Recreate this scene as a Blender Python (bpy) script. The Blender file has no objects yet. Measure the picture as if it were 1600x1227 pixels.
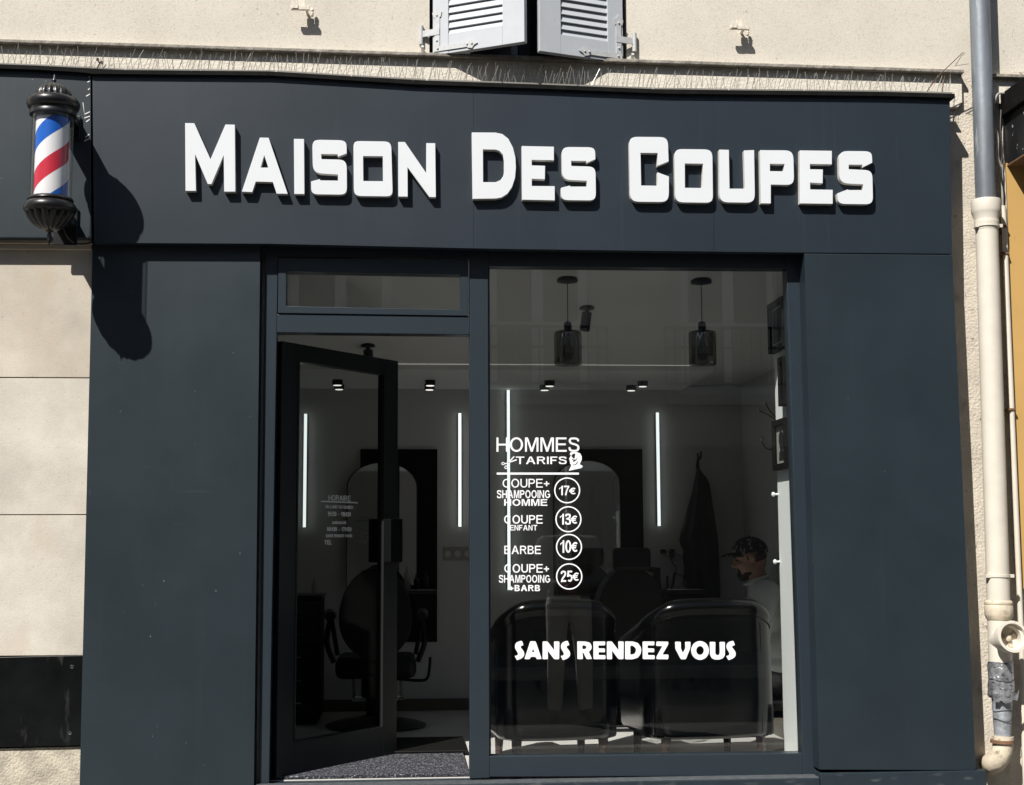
import bpy, bmesh, math, random
from mathutils import Vector, Matrix
from mathutils.geometry import tessellate_polygon
random.seed(7)
S = bpy.context.scene
COL = S.collection
rad = math.radians

# ------------------------------------------------------------------ camera
FPX, CX, CY = 2200.0, 800.0, 613.5          # focal length and centre of the photograph, in its pixels
CAM = Vector((0.0, -6.6, 1.07))
YAW, PITCH, ROLL = rad(4.422), rad(6.307), rad(-0.266)
_f = Vector((math.sin(YAW)*math.cos(PITCH), math.cos(YAW)*math.cos(PITCH), math.sin(PITCH)))
_r0 = Vector((math.cos(YAW), -math.sin(YAW), 0)); _u0 = _r0.cross(_f)
_r = _r0*math.cos(ROLL) + _u0*math.sin(ROLL); _u = _u0*math.cos(ROLL) - _r0*math.sin(ROLL)
cd = bpy.data.cameras.new('camera'); cam = bpy.data.objects.new('camera', cd); COL.objects.link(cam)
cd.sensor_width = 36; cd.lens = FPX/1600*36; cd.clip_start = 0.05; cd.clip_end = 500
M = Matrix.Identity(4)
for i in range(3):
    M[i][0], M[i][1], M[i][2], M[i][3] = _r[i], _u[i], -_f[i], CAM[i]
cam.matrix_world = M
S.camera = cam

# ------------------------------------------------------------------ sky, sun, exposure
SUN = Vector((0.72, 1.0, -1.30)).normalized()
w = bpy.data.worlds.new('World'); S.world = w; w.use_nodes = True
nt = w.node_tree; nt.nodes.clear()
sky = nt.nodes.new('ShaderNodeTexSky'); sky.sky_type = 'NISHITA'; sky.sun_disc = False
sky.sun_elevation = math.asin(-SUN.z); sky.sun_rotation = math.atan2(-SUN.x, -SUN.y)
bg = nt.nodes.new('ShaderNodeBackground'); bg.inputs[1].default_value = 0.05
out = nt.nodes.new('ShaderNodeOutputWorld')
nt.links.new(sky.outputs[0], bg.inputs[0]); nt.links.new(bg.outputs[0], out.inputs[0])
ld = bpy.data.lights.new('sun', 'SUN'); ld.energy = 5.0; ld.angle = rad(0.5); ld.color = (1, 0.955, 0.89)
sun = bpy.data.objects.new('sun', ld); COL.objects.link(sun)
sun.rotation_euler = SUN.to_track_quat('-Z', 'Y').to_euler(); sun.location = (-6, -9, 12)
S.view_settings.view_transform = 'Standard'; S.view_settings.look = 'None'
S.view_settings.exposure = 0.5; S.view_settings.gamma = 1
S.view_settings.use_curve_mapping = False
S.render.engine = 'CYCLES'
S.cycles.max_bounces = 8; S.cycles.transparent_max_bounces = 16
S.cycles.caustics_reflective = False; S.cycles.caustics_refractive = False

# ------------------------------------------------------------------ helpers
def ray(px, py):
    return _f + _r*((px-CX)/FPX) - _u*((py-CY)/FPX)
def W(px, py, Y):
    d = ray(px, py); t = (Y-CAM.y)/d.y
    return CAM + d*t
def on_plane(px, py, p0, n):
    d = ray(px, py); t = (p0-CAM).dot(n)/d.dot(n)
    return CAM + d*t

def obj(name, bm, mat, parent=None, smooth=False, bevel=0.0, loc=None, sharp=35, fix=True):
    if fix: bmesh.ops.recalc_face_normals(bm, faces=bm.faces[:])
    if smooth:
        for f in bm.faces: f.smooth = True
        for e in bm.edges:
            if len(e.link_faces) == 2 and e.calc_face_angle(0) > rad(sharp): e.smooth = False
    me = bpy.data.meshes.new(name); bm.to_mesh(me); bm.free()
    for m in (mat if isinstance(mat, (list, tuple)) else [mat]): me.materials.append(m)
    o = bpy.data.objects.new(name, me); COL.objects.link(o)
    if loc is not None: o.location = loc
    if parent is not None:
        o.parent = parent
        if loc is None: o.matrix_parent_inverse = parent_matrix(parent).inverted()
    if bevel:
        b = o.modifiers.new('bevel', 'BEVEL'); b.width = bevel; b.segments = 2; b.limit_method = 'ANGLE'; b.angle_limit = rad(40)
    return o
def parent_matrix(p):
    m = Matrix.LocRotScale(p.location, p.rotation_euler, p.scale)
    if p.parent is not None: m = parent_matrix(p.parent) @ p.matrix_parent_inverse @ m
    return m
def tag(o, label, cat, group=None):
    o['label'] = label; o['category'] = cat
    if group: o['group'] = group
    return o
def thing(name, label, cat, loc=(0, 0, 0), rz=0.0, group=None):
    o = bpy.data.objects.new(name, None); COL.objects.link(o); o.empty_display_size = 0.05
    o.location = loc; o.rotation_euler = (0, 0, rz)
    return tag(o, label, cat, group)
def struct(name, bm, mat, bevel=0.0):
    o = obj(name, bm, mat, bevel=bevel); o['kind'] = 'structure'; return o
def copy_thing(root, loc=None, rz=None, label=None):
    r = root.copy(); COL.objects.link(r)
    if loc is not None: r.location = loc
    if rz is not None: r.rotation_euler = (0, 0, rz)
    if label: r['label'] = label
    for ch in list(root.children):
        c = ch.copy(); COL.objects.link(c); c.parent = r; c.matrix_parent_inverse = ch.matrix_parent_inverse.copy()
        for g in list(ch.children):
            d = g.copy(); COL.objects.link(d); d.parent = c; d.matrix_parent_inverse = g.matrix_parent_inverse.copy()
    return r
def BM(): return bmesh.new()
def box(bm, x0, x1, y0, y1, z0, z1, mi=0, mat=None):
    vs = [bm.verts.new((x, y, z)) for x in (x0, x1) for y in (y0, y1) for z in (z0, z1)]
    if mat is not None:
        for v in vs: v.co = mat @ v.co
    for q in ((0,1,3,2),(4,6,7,5),(0,4,5,1),(2,3,7,6),(0,2,6,4),(1,5,7,3)):
        f = bm.faces.new([vs[i] for i in q]); f.material_index = mi
    return vs
def boxo(name, dims, mat, parent=None, bevel=0.0):
    bm = BM(); box(bm, *dims); return obj(name, bm, mat, parent, bevel=bevel)
def frames(pts, closed=False):
    out = []; prev = None; n = len(pts)
    for i in range(n):
        a = pts[i-1] if (i > 0 or closed) else pts[i]; b = pts[(i+1) % n] if (i < n-1 or closed) else pts[i]
        t = (b-a).normalized()
        if prev is None:
            up = Vector((0,0,1)) if abs(t.z) < 0.9 else Vector((1,0,0)); u = t.cross(up).normalized()
        else:
            u = (prev - t*prev.dot(t)).normalized()
        prev = u; out.append((u, t.cross(u).normalized()))
    return out
def tube(bm, pts, r, n=10, cap=True, mi=0, closed=False, squash=1.0):
    pts = [Vector(p) for p in pts]; rs = r if isinstance(r, (list, tuple)) else [r]*len(pts)
    rings = []
    for p, (u, v), q in zip(pts, frames(pts, closed), rs):
        rings.append([bm.verts.new(p + u*(q*math.cos(2*math.pi*k/n)) + v*(q*squash*math.sin(2*math.pi*k/n))) for k in range(n)])
    pairs = list(zip(rings, rings[1:])) + ([(rings[-1], rings[0])] if closed else [])
    for a, b in pairs:
        for k in range(n):
            f = bm.faces.new((a[k], a[(k+1) % n], b[(k+1) % n], b[k])); f.material_index = mi
    if cap and not closed:
        for rg in (rings[0], rings[-1]):
            f = bm.faces.new(rg); f.material_index = mi
def lathe(bm, prof, c=(0,0,0), n=32, mi=0, wob=None, M4=None):
    c = Vector(c); rings = []
    for r, z in prof:
        ring = []
        for k in range(n):
            a = 2*math.pi*k/n; q = r*(wob(a, z) if wob else 1.0)
            p = Vector((q*math.cos(a), q*math.sin(a), z))
            if M4 is not None: p = M4 @ p
            ring.append(bm.verts.new(c+p))
        rings.append(ring)
    for a, b in zip(rings, rings[1:]):
        for k in range(n):
            f = bm.faces.new((a[k], a[(k+1) % n], b[(k+1) % n], b[k])); f.material_index = mi
    for rg, (r, z) in ((rings[0], prof[0]), (rings[-1], prof[-1])):
        if r > 1e-4: f = bm.faces.new(rg); f.material_index = mi
    bmesh.ops.remove_doubles(bm, verts=[v for rg in (rings[0], rings[-1]) for v in rg], dist=1e-5)
def prism(bm, outer, holes, fa, fb, mi=0, mside=None):
    """outer/holes: 2D loops; fa / fb map a 2D point to its front / back 3D point."""
    loops = [outer]+list(holes)
    flat = [p for l in loops for p in l]
    tris = tessellate_polygon([[Vector((p[0], p[1], 0)) for p in l] for l in loops])
    A = [bm.verts.new(fa(*p)) for p in flat]; B = [bm.verts.new(fb(*p)) for p in flat]
    for t in tris:
        for vs in ([A[i] for i in t], [B[i] for i in reversed(t)]):
            try: f = bm.faces.new(vs); f.material_index = mi
            except ValueError: pass
    k = 0
    for l in loops:
        n = len(l)
        for i in range(n):
            a, b = k+i, k+(i+1) % n
            try: f = bm.faces.new((A[a], A[b], B[b], B[a])); f.material_index = mi if mside is None else mside
            except ValueError: pass
        k += n
def pq(bm, pts, Y0, Y1, holes=(), mi=0):
    """a slab whose front outline stands at depth Y0, with the given thickness towards Y1"""
    dy = Vector((0, Y1-Y0, 0))
    prism(bm, pts, holes, lambda x, y: W(x, y, Y0), lambda x, y: W(x, y, Y0)+dy, mi)
def rounded(poly, k=7):
    out = []; n = len(poly)
    for i, p in enumerate(poly):
        r = p[2] if len(p) > 2 else 0; P = Vector(p[:2])
        if r <= 0: out.append(tuple(P)); continue
        a = Vector(poly[i-1][:2])-P; b = Vector(poly[(i+1) % n][:2])-P
        ra = min(r, a.length*0.49); rb = min(r, b.length*0.49)
        A = P+a.normalized()*ra; B = P+b.normalized()*rb
        for j in range(k+1):
            t = j/k; q = A*(1-t)**2 + P*(2*t*(1-t)) + B*t*t
            # pull the parabola outwards to something nearer a circle
            q = q + (P-q)*0.12*math.sin(math.pi*t)
            out.append((q.x, q.y))
    return out
def ellipse(cx, cy, rx, ry, n=36): return [(cx+rx*math.cos(2*math.pi*i/n), cy+ry*math.sin(2*math.pi*i/n)) for i in range(n)]
def lerp(a, b, t): return a+(b-a)*t
def edge(y, a, b):  # x on the line a-b at height y
    return a[0]+(b[0]-a[0])*(y-a[1])/(b[1]-a[1])
def catmull(pts, k=6):
    pts = [Vector(p) for p in pts]; o = []
    for i in range(len(pts)-1):
        p0 = pts[max(i-1, 0)]; p1 = pts[i]; p2 = pts[i+1]; p3 = pts[min(i+2, len(pts)-1)]
        for j in range(k):
            t = j/k
            o.append(0.5*((2*p1)+(p2-p0)*t+(2*p0-5*p1+4*p2-p3)*t*t+(3*p1-p0-3*p2+p3)*t**3))
    o.append(pts[-1]); return o

# ------------------------------------------------------------------ materials
def mat(name, col, rough=0.5, metal=0.0, spec=0.5, var=0.0, vscale=4.0, bump=0.0, bscale=80.0, coat=0.0, stretch=None, dust=None, rvar=0.0, emit=None, estr=0.0):
    m = bpy.data.materials.new(name); m.use_nodes = True
    t = m.node_tree; N = t.nodes; L = t.links; b = N['Principled BSDF']
    b.inputs['Base Color'].default_value = (*col, 1); b.inputs['Roughness'].default_value = rough
    b.inputs['Metallic'].default_value = metal; b.inputs['Specular IOR Level'].default_value = spec
    b.inputs['Coat Weight'].default_value = coat; b.inputs['Coat Roughness'].default_value = 0.08
    tc = N.new('ShaderNodeTexCoord'); co = tc.outputs['Object']
    last = None
    if var > 0:
        nz = N.new('ShaderNodeTexNoise'); nz.inputs['Scale'].default_value = vscale; nz.inputs['Detail'].default_value = 6; nz.inputs['Roughness'].default_value = 0.62
        src = co
        if stretch:
            mp = N.new('ShaderNodeMapping'); mp.inputs['Scale'].default_value = stretch; L.new(co, mp.inputs[0]); src = mp.outputs[0]
        L.new(src, nz.inputs['Vector'])
        rp = N.new('ShaderNodeValToRGB'); rp.color_ramp.elements[0].position = 0.3; rp.color_ramp.elements[1].position = 0.72
        rp.color_ramp.elements[0].color = (*[c*(1-var) for c in col], 1); rp.color_ramp.elements[1].color = (*[min(1, c*(1+var)) for c in col], 1)
        L.new(nz.outputs[0], rp.inputs[0]); last = rp.outputs[0]
        if rvar:
            mr = N.new('ShaderNodeMapRange'); mr.inputs[3].default_value = rough-rvar; mr.inputs[4].default_value = rough+rvar
            L.new(nz.outputs[0], mr.inputs[0]); L.new(mr.outputs[0], b.inputs['Roughness'])
    if dust:   # (colour, scale vector, threshold lo, hi, amount): streaks / specks with a shape of their own
        for (dc, sc, lo, hi, amt) in dust:
            mp = N.new('ShaderNodeMapping'); mp.inputs['Scale'].default_value = sc; L.new(co, mp.inputs[0])
            nz = N.new('ShaderNodeTexNoise'); nz.inputs['Scale'].default_value = 1; nz.inputs['Detail'].default_value = 4; L.new(mp.outputs[0], nz.inputs['Vector'])
            mr = N.new('ShaderNodeMapRange'); mr.inputs[1].default_value = lo; mr.inputs[2].default_value = hi; mr.inputs[4].default_value = amt
            L.new(nz.outputs[0], mr.inputs[0])
            mx = N.new('ShaderNodeMix'); mx.data_type = 'RGBA'; L.new(mr.outputs[0], mx.inputs[0])
            if last is not None: L.new(last, mx.inputs[6])
            else: mx.inputs[6].default_value = (*col, 1)
            mx.inputs[7].default_value = (*dc, 1); last = mx.outputs[2]
    if last is not None: L.new(last, b.inputs['Base Color'])
    if bump > 0:
        nz = N.new('ShaderNodeTexNoise'); nz.inputs['Scale'].default_value = bscale; nz.inputs['Detail'].default_value = 5; L.new(co, nz.inputs['Vector'])
        bp = N.new('ShaderNodeBump'); bp.inputs['Strength'].default_value = bump; bp.inputs['Distance'].default_value = 0.01
        L.new(nz.outputs[0], bp.inputs['Height']); L.new(bp.outputs[0], b.inputs['Normal'])
    if emit:
        b.inputs['Emission Color'].default_value = (*emit, 1); b.inputs['Emission Strength'].default_value = estr
    return m
def glass_mat(name, tint, r0=0.045, rough=0.0, edge=0.8):
    m = bpy.data.materials.new(name); m.use_nodes = True; t = m.node_tree; N = t.nodes; L = t.links; N.clear()
    o = N.new('ShaderNodeOutputMaterial'); tr = N.new('ShaderNodeBsdfTransparent'); tr.inputs[0].default_value = (*tint, 1)
    gl = N.new('ShaderNodeBsdfGlossy'); gl.inputs['Roughness'].default_value = rough
    lw = N.new('ShaderNodeLayerWeight'); lw.inputs[0].default_value = 0.5
    pw = N.new('ShaderNodeMath'); pw.operation = 'POWER'; pw.inputs[1].default_value = 4.0; L.new(lw.outputs['Facing'], pw.inputs[0])
    ma = N.new('ShaderNodeMath'); ma.operation = 'MULTIPLY_ADD'; ma.inputs[1].default_value = edge; ma.inputs[2].default_value = r0; L.new(pw.outputs[0], ma.inputs[0])
    mx = N.new('ShaderNodeMixShader'); L.new(ma.outputs[0], mx.inputs[0]); L.new(tr.outputs[0], mx.inputs[1]); L.new(gl.outputs[0], mx.inputs[2])
    L.new(mx.outputs[0], o.inputs[0]); return m

ANTH = (0.0140, 0.0222, 0.0318)
m_anth = mat('anthracite_panel', ANTH, 0.42, var=0.10, vscale=1.3, rvar=0.05, bump=0.02, bscale=400,
             dust=[((0.10, 0.11, 0.12), (26, 26, 0.9), 0.60, 0.85, 0.12), ((0.5, 0.5, 0.5), (70, 70, 45), 0.765, 0.80, 0.5)])
m_anth2 = mat('anthracite_worn', (0.0138, 0.0232, 0.0302), 0.42, var=0.12, vscale=1.7, rvar=0.08, bump=0.02, bscale=400,
             dust=[((0.12, 0.13, 0.14), (3, 30, 40), 0.70, 0.82, 0.14), ((0.05, 0.058, 0.063), (20, 20, 0.8), 0.58, 0.85, 0.10), ((0.5, 0.5, 0.5), (55, 55, 60), 0.74, 0.78, 0.6)])
m_frame = mat('frame_aluminium', (0.0205, 0.0305, 0.0400), 0.34, var=0.06, vscale=3, dust=[((0.3, 0.3, 0.31), (60, 60, 60), 0.76, 0.8, 0.4)])
m_plinth = mat('plinth_metal', (0.017, 0.027, 0.036), 0.4, var=0.15, vscale=6, dust=[((0.16, 0.16, 0.155), (9, 14, 30), 0.60, 0.76, 0.4), ((0.4, 0.39, 0.36), (60, 60, 60), 0.74, 0.78, 0.5)])
m_dustledge = mat('dusty_ledge', (0.065, 0.073, 0.08), 0.8, var=0.4, vscale=30)
m_doorshade = mat('door_aluminium_shaded', (0.0085, 0.0115, 0.0140), 0.38, spec=0.35, var=0.08, vscale=3)  # darker copy of the frame metal, the open door's shade put into its colour
m_gap = mat('dark_gasket', (0.006, 0.006, 0.007), 0.6)
m_white = mat('white_acrylic', (0.655, 0.68, 0.71), 0.35, var=0.02, vscale=3)
m_letside = mat('letter_side', (0.60, 0.59, 0.56), 0.5, var=0.1, vscale=20)
m_vinyl = mat('white_vinyl', (0.86, 0.87, 0.90), 0.5)
m_vinyl2 = mat('pale_vinyl', (0.75, 0.75, 0.74), 0.6)
STUC = (0.60, 0.56, 0.485)
m_stucco = mat('cream_render', STUC, 0.92, var=0.08, vscale=2.2, bump=0.42, bscale=260,
               dust=[((0.40, 0.35, 0.27), (2.2, 2.2, 1.1), 0.55, 0.75, 0.28), ((0.16, 0.14, 0.11), (55, 55, 45), 0.69, 0.75, 0.55), ((0.34, 0.30, 0.24), (90, 90, 85), 0.52, 0.70, 0.30), ((0.66, 0.62, 0.54), (75, 75, 75), 0.56, 0.70, 0.35)])
m_stucco2 = mat('stained_render', (0.56, 0.51, 0.43), 0.92, var=0.16, vscale=5, bump=0.6, bscale=90,
               dust=[((0.24, 0.20, 0.15), (7, 7, 5), 0.60, 0.70, 0.6), ((0.10, 0.085, 0.07), (38, 38, 32), 0.66, 0.72, 0.7)])
m_band = mat('cornice_render', (0.62, 0.58, 0.50), 0.9, var=0.10, vscale=9, bump=0.5, bscale=70, dust=[((0.2, 0.18, 0.14), (30, 30, 30), 0.66, 0.72, 0.5)])
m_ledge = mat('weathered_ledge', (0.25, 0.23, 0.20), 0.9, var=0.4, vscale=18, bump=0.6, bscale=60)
m_stone = mat('stone_slab', (0.475, 0.43, 0.36), 0.75, var=0.20, vscale=2.4, bump=0.12, bscale=160,
              dust=[((0.44, 0.36, 0.27), (3.6, 3.6, 1.7), 0.50, 0.68, 0.6), ((0.20, 0.17, 0.13), (75, 75, 60), 0.66, 0.72, 0.35)])
m_stone2 = mat('pale_stone_slab', (0.52, 0.487, 0.425), 0.75, var=0.20, vscale=3.0, bump=0.12, bscale=160,
              dust=[((0.48, 0.38, 0.29), (4.2, 4.2, 2.2), 0.58, 0.72, 0.35), ((0.22, 0.19, 0.15), (95, 95, 80), 0.60, 0.70, 0.28)])
m_moss = mat('rough_stone', (0.46, 0.42, 0.34), 0.9, var=0.3, vscale=14, bump=0.6, bscale=90)
m_black = mat('black_panel', (0.0035, 0.004, 0.0045), 0.30, spec=0.25, var=0.5, vscale=5, rvar=0.1, dust=[((0.09, 0.09, 0.09), (16, 16, 4), 0.62, 0.75, 0.45), ((0.3, 0.3, 0.3), (60, 60, 60), 0.75, 0.79, 0.4)])
m_flash = mat('black_flashing', (0.006, 0.006, 0.006), 0.8, spec=0.12, var=0.5, vscale=20, dust=[((0.2, 0.18, 0.15), (40, 40, 40), 0.72, 0.76, 0.6)])
m_shutter = mat('white_shutter_paint', (0.435, 0.46, 0.49), 0.5, var=0.05, vscale=8, dust=[((0.16, 0.15, 0.14), (30, 30, 30), 0.735, 0.77, 0.6)])
m_iron = mat('painted_iron', (0.46, 0.47, 0.475), 0.5, var=0.12, vscale=40)
m_creamiron = mat('cream_iron', (0.62, 0.57, 0.48), 0.6, var=0.2, vscale=40)
m_dark = mat('gap_shade_black', (0.006, 0.006, 0.007), 0.8)
m_zinc = mat('zinc_pipe', (0.215, 0.24, 0.27), 0.50, metal=0.35, var=0.35, vscale=9, stretch=(1, 1, 0.14), bump=0.08, bscale=25,
             dust=[((0.52, 0.53, 0.54), (34, 34, 5), 0.62, 0.72, 0.6), ((0.05, 0.05, 0.05), (60, 60, 60), 0.76, 0.79, 0.8)])
m_pvc = mat('cream_pvc', (0.62, 0.58, 0.50), 0.45, var=0.08, vscale=7, dust=[((0.25, 0.19, 0.12), (34, 34, 26), 0.70, 0.76, 0.6)])
m_pvcd = mat('dirty_pvc', (0.55, 0.48, 0.37), 0.6, var=0.2, vscale=12, bump=0.3, bscale=40, dust=[((0.17, 0.12, 0.07), (26, 26, 26), 0.6, 0.7, 0.7)])
m_tape = mat('silver_tape', (0.36, 0.37, 0.39), 0.26, metal=0.6, var=0.6, vscale=26, bump=1.0, bscale=34, dust=[((0.06, 0.06, 0.06), (24, 24, 60), 0.60, 0.64, 0.8)])
m_tape2 = mat('grey_wrap', (0.33, 0.35, 0.38), 0.5, metal=0.3, var=0.4, vscale=22, bump=0.6, bscale=30)
m_rust = mat('rusty_metal', (0.16, 0.085, 0.045), 0.85, var=0.4, vscale=30)
m_ochre = mat('ochre_panel', (0.50, 0.31, 0.10), 0.7, var=0.06, vscale=3, dust=[((0.3, 0.17, 0.06), (14, 14, 14), 0.64, 0.7, 0.4)])
m_signblk = mat('weathered_black', (0.012, 0.013, 0.015), 0.35, var=0.3, vscale=12, dust=[((0.42, 0.42, 0.42), (22, 22, 22), 0.655, 0.685, 0.8)])
m_cable = mat('grey_cable', (0.36, 0.34, 0.30), 0.6, var=0.3, vscale=30)
m_blkcable = mat('black_cable', (0.01, 0.01, 0.01), 0.5)
m_spike = mat('spike_wire', (0.40, 0.38, 0.34), 0.35, metal=0.6)
m_spikebase = mat('spike_base', (0.20, 0.19, 0.17), 0.6)
m_twig = mat('dry_twig', (0.12, 0.075, 0.045), 0.9, var=0.3, vscale=30)
m_leaf = mat('dry_leaf', (0.05, 0.04, 0.028), 0.8)
m_polecap = mat('gloss_black_cast', (0.007, 0.007, 0.0075), 0.36, coat=0.15, var=0.3, vscale=12)
m_floor = mat('grey_tile', (0.66, 0.65, 0.62), 0.3, var=0.05, vscale=3)
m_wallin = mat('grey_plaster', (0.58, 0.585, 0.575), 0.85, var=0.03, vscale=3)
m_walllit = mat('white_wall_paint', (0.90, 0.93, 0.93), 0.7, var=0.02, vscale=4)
m_ceil = mat('ceiling_paint', (0.74, 0.745, 0.735), 0.8, var=0.02, vscale=3)
m_soffit = mat('soffit_paint', (0.84, 0.845, 0.835), 0.7)
m_skirt = mat('dark_skirting', (0.11, 0.10, 0.085), 0.5)
m_leather = mat('black_leather', (0.0018, 0.0019, 0.002), 0.19, var=0.2, vscale=30, bump=0.025, bscale=220)
m_leg = mat('dark_wood_leg', (0.030, 0.014, 0.011), 0.4, var=0.3, vscale=20)
m_blk = mat('matt_black', (0.005, 0.005, 0.005), 0.6, spec=0.2)
m_leather2 = mat('dull_black_leather', (0.006, 0.0063, 0.0065), 0.5, spec=0.25, bump=0.03, bscale=150)
m_blkplastic = mat('black_plastic', (0.012, 0.012, 0.013), 0.4)
m_handle = mat('handle_black', (0.006, 0.007, 0.007), 0.3, spec=0.04)
m_chrome = mat('chrome', (0.6, 0.6, 0.6), 0.12, metal=1.0)
m_mirror = mat('mirror', (0.80, 0.81, 0.80), 0.02, metal=1.0)
m_coat = mat('black_fabric', (0.008, 0.0085, 0.009), 0.75, var=0.3, vscale=16, bump=0.4, bscale=120)
m_mat = mat('doormat_pile', (0.028, 0.031, 0.040), 0.95, bump=1.0, bscale=120, dust=[((0.30, 0.305, 0.35), (105, 105, 105), 0.55, 0.61, 0.85), ((0.006, 0.006, 0.008), (95, 95, 95), 0.52, 0.58, 0.9)])
m_led = mat('led_diffuser', (0.8, 0.85, 0.85), 0.5, emit=(0.93, 1.0, 0.99), estr=0.85)
m_lamp = mat('spot_lens', (0.8, 0.8, 0.78), 0.5, emit=(1.0, 0.97, 0.9), estr=0.75)
m_cove = mat('cove_diffuser', (0.8, 0.8, 0.78), 0.5, emit=(1.0, 0.97, 0.88), estr=0.16)
m_skin = mat('skin', (0.36, 0.20, 0.14), 0.5, var=0.06, vscale=8)
m_beard = mat('beard_hair', (0.010, 0.008, 0.007), 0.8, bump=0.8, bscale=300)
m_sweat = mat('pale_sweatshirt', (0.50, 0.52, 0.51), 0.9, var=0.10, vscale=9, bump=1.0, bscale=13)
m_hair = mat('cropped_hair', (0.045, 0.030, 0.022), 0.85, var=0.3, vscale=60)
m_cap = mat('patterned_cap', (0.008, 0.008, 0.008), 0.85, dust=[((0.20, 0.20, 0.19), (42, 42, 16), 0.56, 0.60, 0.9)])
m_trousers = mat('charcoal_trousers', (0.02, 0.02, 0.022), 0.9)
m_shoe = mat('dark_shoe', (0.012, 0.012, 0.013), 0.5)
m_chinos = mat('pale_chinos', (0.66, 0.64, 0.58), 0.9)
m_jacket = mat('pale_jacket', (0.22, 0.22, 0.215), 0.9)
m_socket = mat('socket_plastic', (0.34, 0.33, 0.30), 0.5)
m_paper = mat('print_paper', (0.70, 0.68, 0.64), 0.7)
m_ink = mat('print_ink', (0.035, 0.033, 0.036), 0.6, var=0.5, vscale=14)
m_asphalt = mat('asphalt', (0.055, 0.055, 0.056), 0.9, var=0.25, vscale=5, bump=0.5, bscale=150)
m_pave = mat('pavement', (0.15, 0.145, 0.135), 0.9, var=0.2, vscale=3, bump=0.3, bscale=90)
m_kerb = mat('kerb_stone', (0.28, 0.27, 0.25), 0.85, var=0.2, vscale=9)
m_opp = mat('opposite_render', (0.42, 0.40, 0.37), 0.9, var=0.10, vscale=1.2)
m_oppw = mat('opposite_window_paint', (0.9, 0.9, 0.9), 0.5)
m_oppg = mat('opposite_glass', (0.05, 0.055, 0.06), 0.05)
m_glass = glass_mat('window_glass', (0.95, 0.96, 0.955), 0.066)
m_glass2 = glass_mat('door_glass', (0.84, 0.855, 0.845), 0.004, edge=0.05)
m_smoke = glass_mat('smoky_glass', (0.44, 0.43, 0.40), 0.16, 0.04)
m_tubeglass = glass_mat('clear_tube', (0.95, 0.95, 0.95), 0.05, 0.03)

# striped barber cylinder
m_stripe = bpy.data.materials.new('barber_stripes'); m_stripe.use_nodes = True
_t = m_stripe.node_tree; _N = _t.nodes; _L = _t.links; _b = _N['Principled BSDF']; _b.inputs['Roughness'].default_value = 0.3
_tc = _N.new('ShaderNodeTexCoord'); _sp = _N.new('ShaderNodeSeparateXYZ'); _L.new(_tc.outputs['Object'], _sp.inputs[0])
_at = _N.new('ShaderNodeMath'); _at.operation = 'ARCTAN2'; _L.new(_sp.outputs[1], _at.inputs[0]); _L.new(_sp.outputs[0], _at.inputs[1])
_d = _N.new('ShaderNodeMath'); _d.operation = 'DIVIDE'; _d.inputs[1].default_value = 2*math.pi; _L.new(_at.outputs[0], _d.inputs[0])
_z = _N.new('ShaderNodeMath'); _z.operation = 'MULTIPLY_ADD'; _z.inputs[1].default_value = -1/0.36; _L.new(_sp.outputs[2], _z.inputs[0])
_L.new(_d.outputs[0], _z.inputs[2])
_of = _N.new('ShaderNodeMath'); _of.operation = 'ADD'; _of.inputs[1].default_value = 11.545; _L.new(_z.outputs[0], _of.inputs[0]); STRIPE_OFF = _of
_fr = _N.new('ShaderNodeMath'); _fr.operation = 'FRACT'; _L.new(_of.outputs[0], _fr.inputs[0])
_rp = _N.new('ShaderNodeValToRGB'); _rp.color_ramp.interpolation = 'CONSTANT'
_el = _rp.color_ramp.elements; _el[0].position = 0; _el[0].color = (0.80, 0.80, 0.82, 1)
for p, c in ((0.25, (0.010, 0.115, 0.52, 1)), (0.5, (0.80, 0.80, 0.82, 1)), (0.75, (0.56, 0.030, 0.055, 1))):
    e = _el.new(p); e.color = c
_el.remove(_el[-1])
_L.new(_fr.outputs[0], _rp.inputs[0]); _L.new(_rp.outputs[0], _b.inputs['Base Color'])

# ------------------------------------------------------------------ key levels (metres; Y runs into the building)
Y_FAS, Y_PIL, Y_FR, Y_GL, Y_WALL, Y_STONE = 0.0, 0.058, 0.10, 0.135, 0.17, 0.085
ZG = -0.20                                            # pavement level, the shop floor is 0

# ================================================================== GROUND
bm = BM(); box(bm, -30, 30, -2.2, 12, ZG-0.3, ZG); struct('pavement', bm, m_pave)
bm = BM(); box(bm, -30, 30, -2.35, -2.2, ZG-0.4, ZG+0.004); struct('kerb', bm, m_kerb, bevel=0.01)
bm = BM(); box(bm, -30, 30, -8.2, -2.35, ZG-0.4, ZG-0.12); struct('road', bm, m_asphalt)
bm = BM(); box(bm, -30, 30, -8.35, -8.2, ZG-0.4, ZG+0.004); struct('kerb', bm, m_kerb, bevel=0.01)
bm = BM(); box(bm, -30, 30, -40, -8.35, ZG-0.3, ZG); struct('pavement', bm, m_pave)

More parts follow.
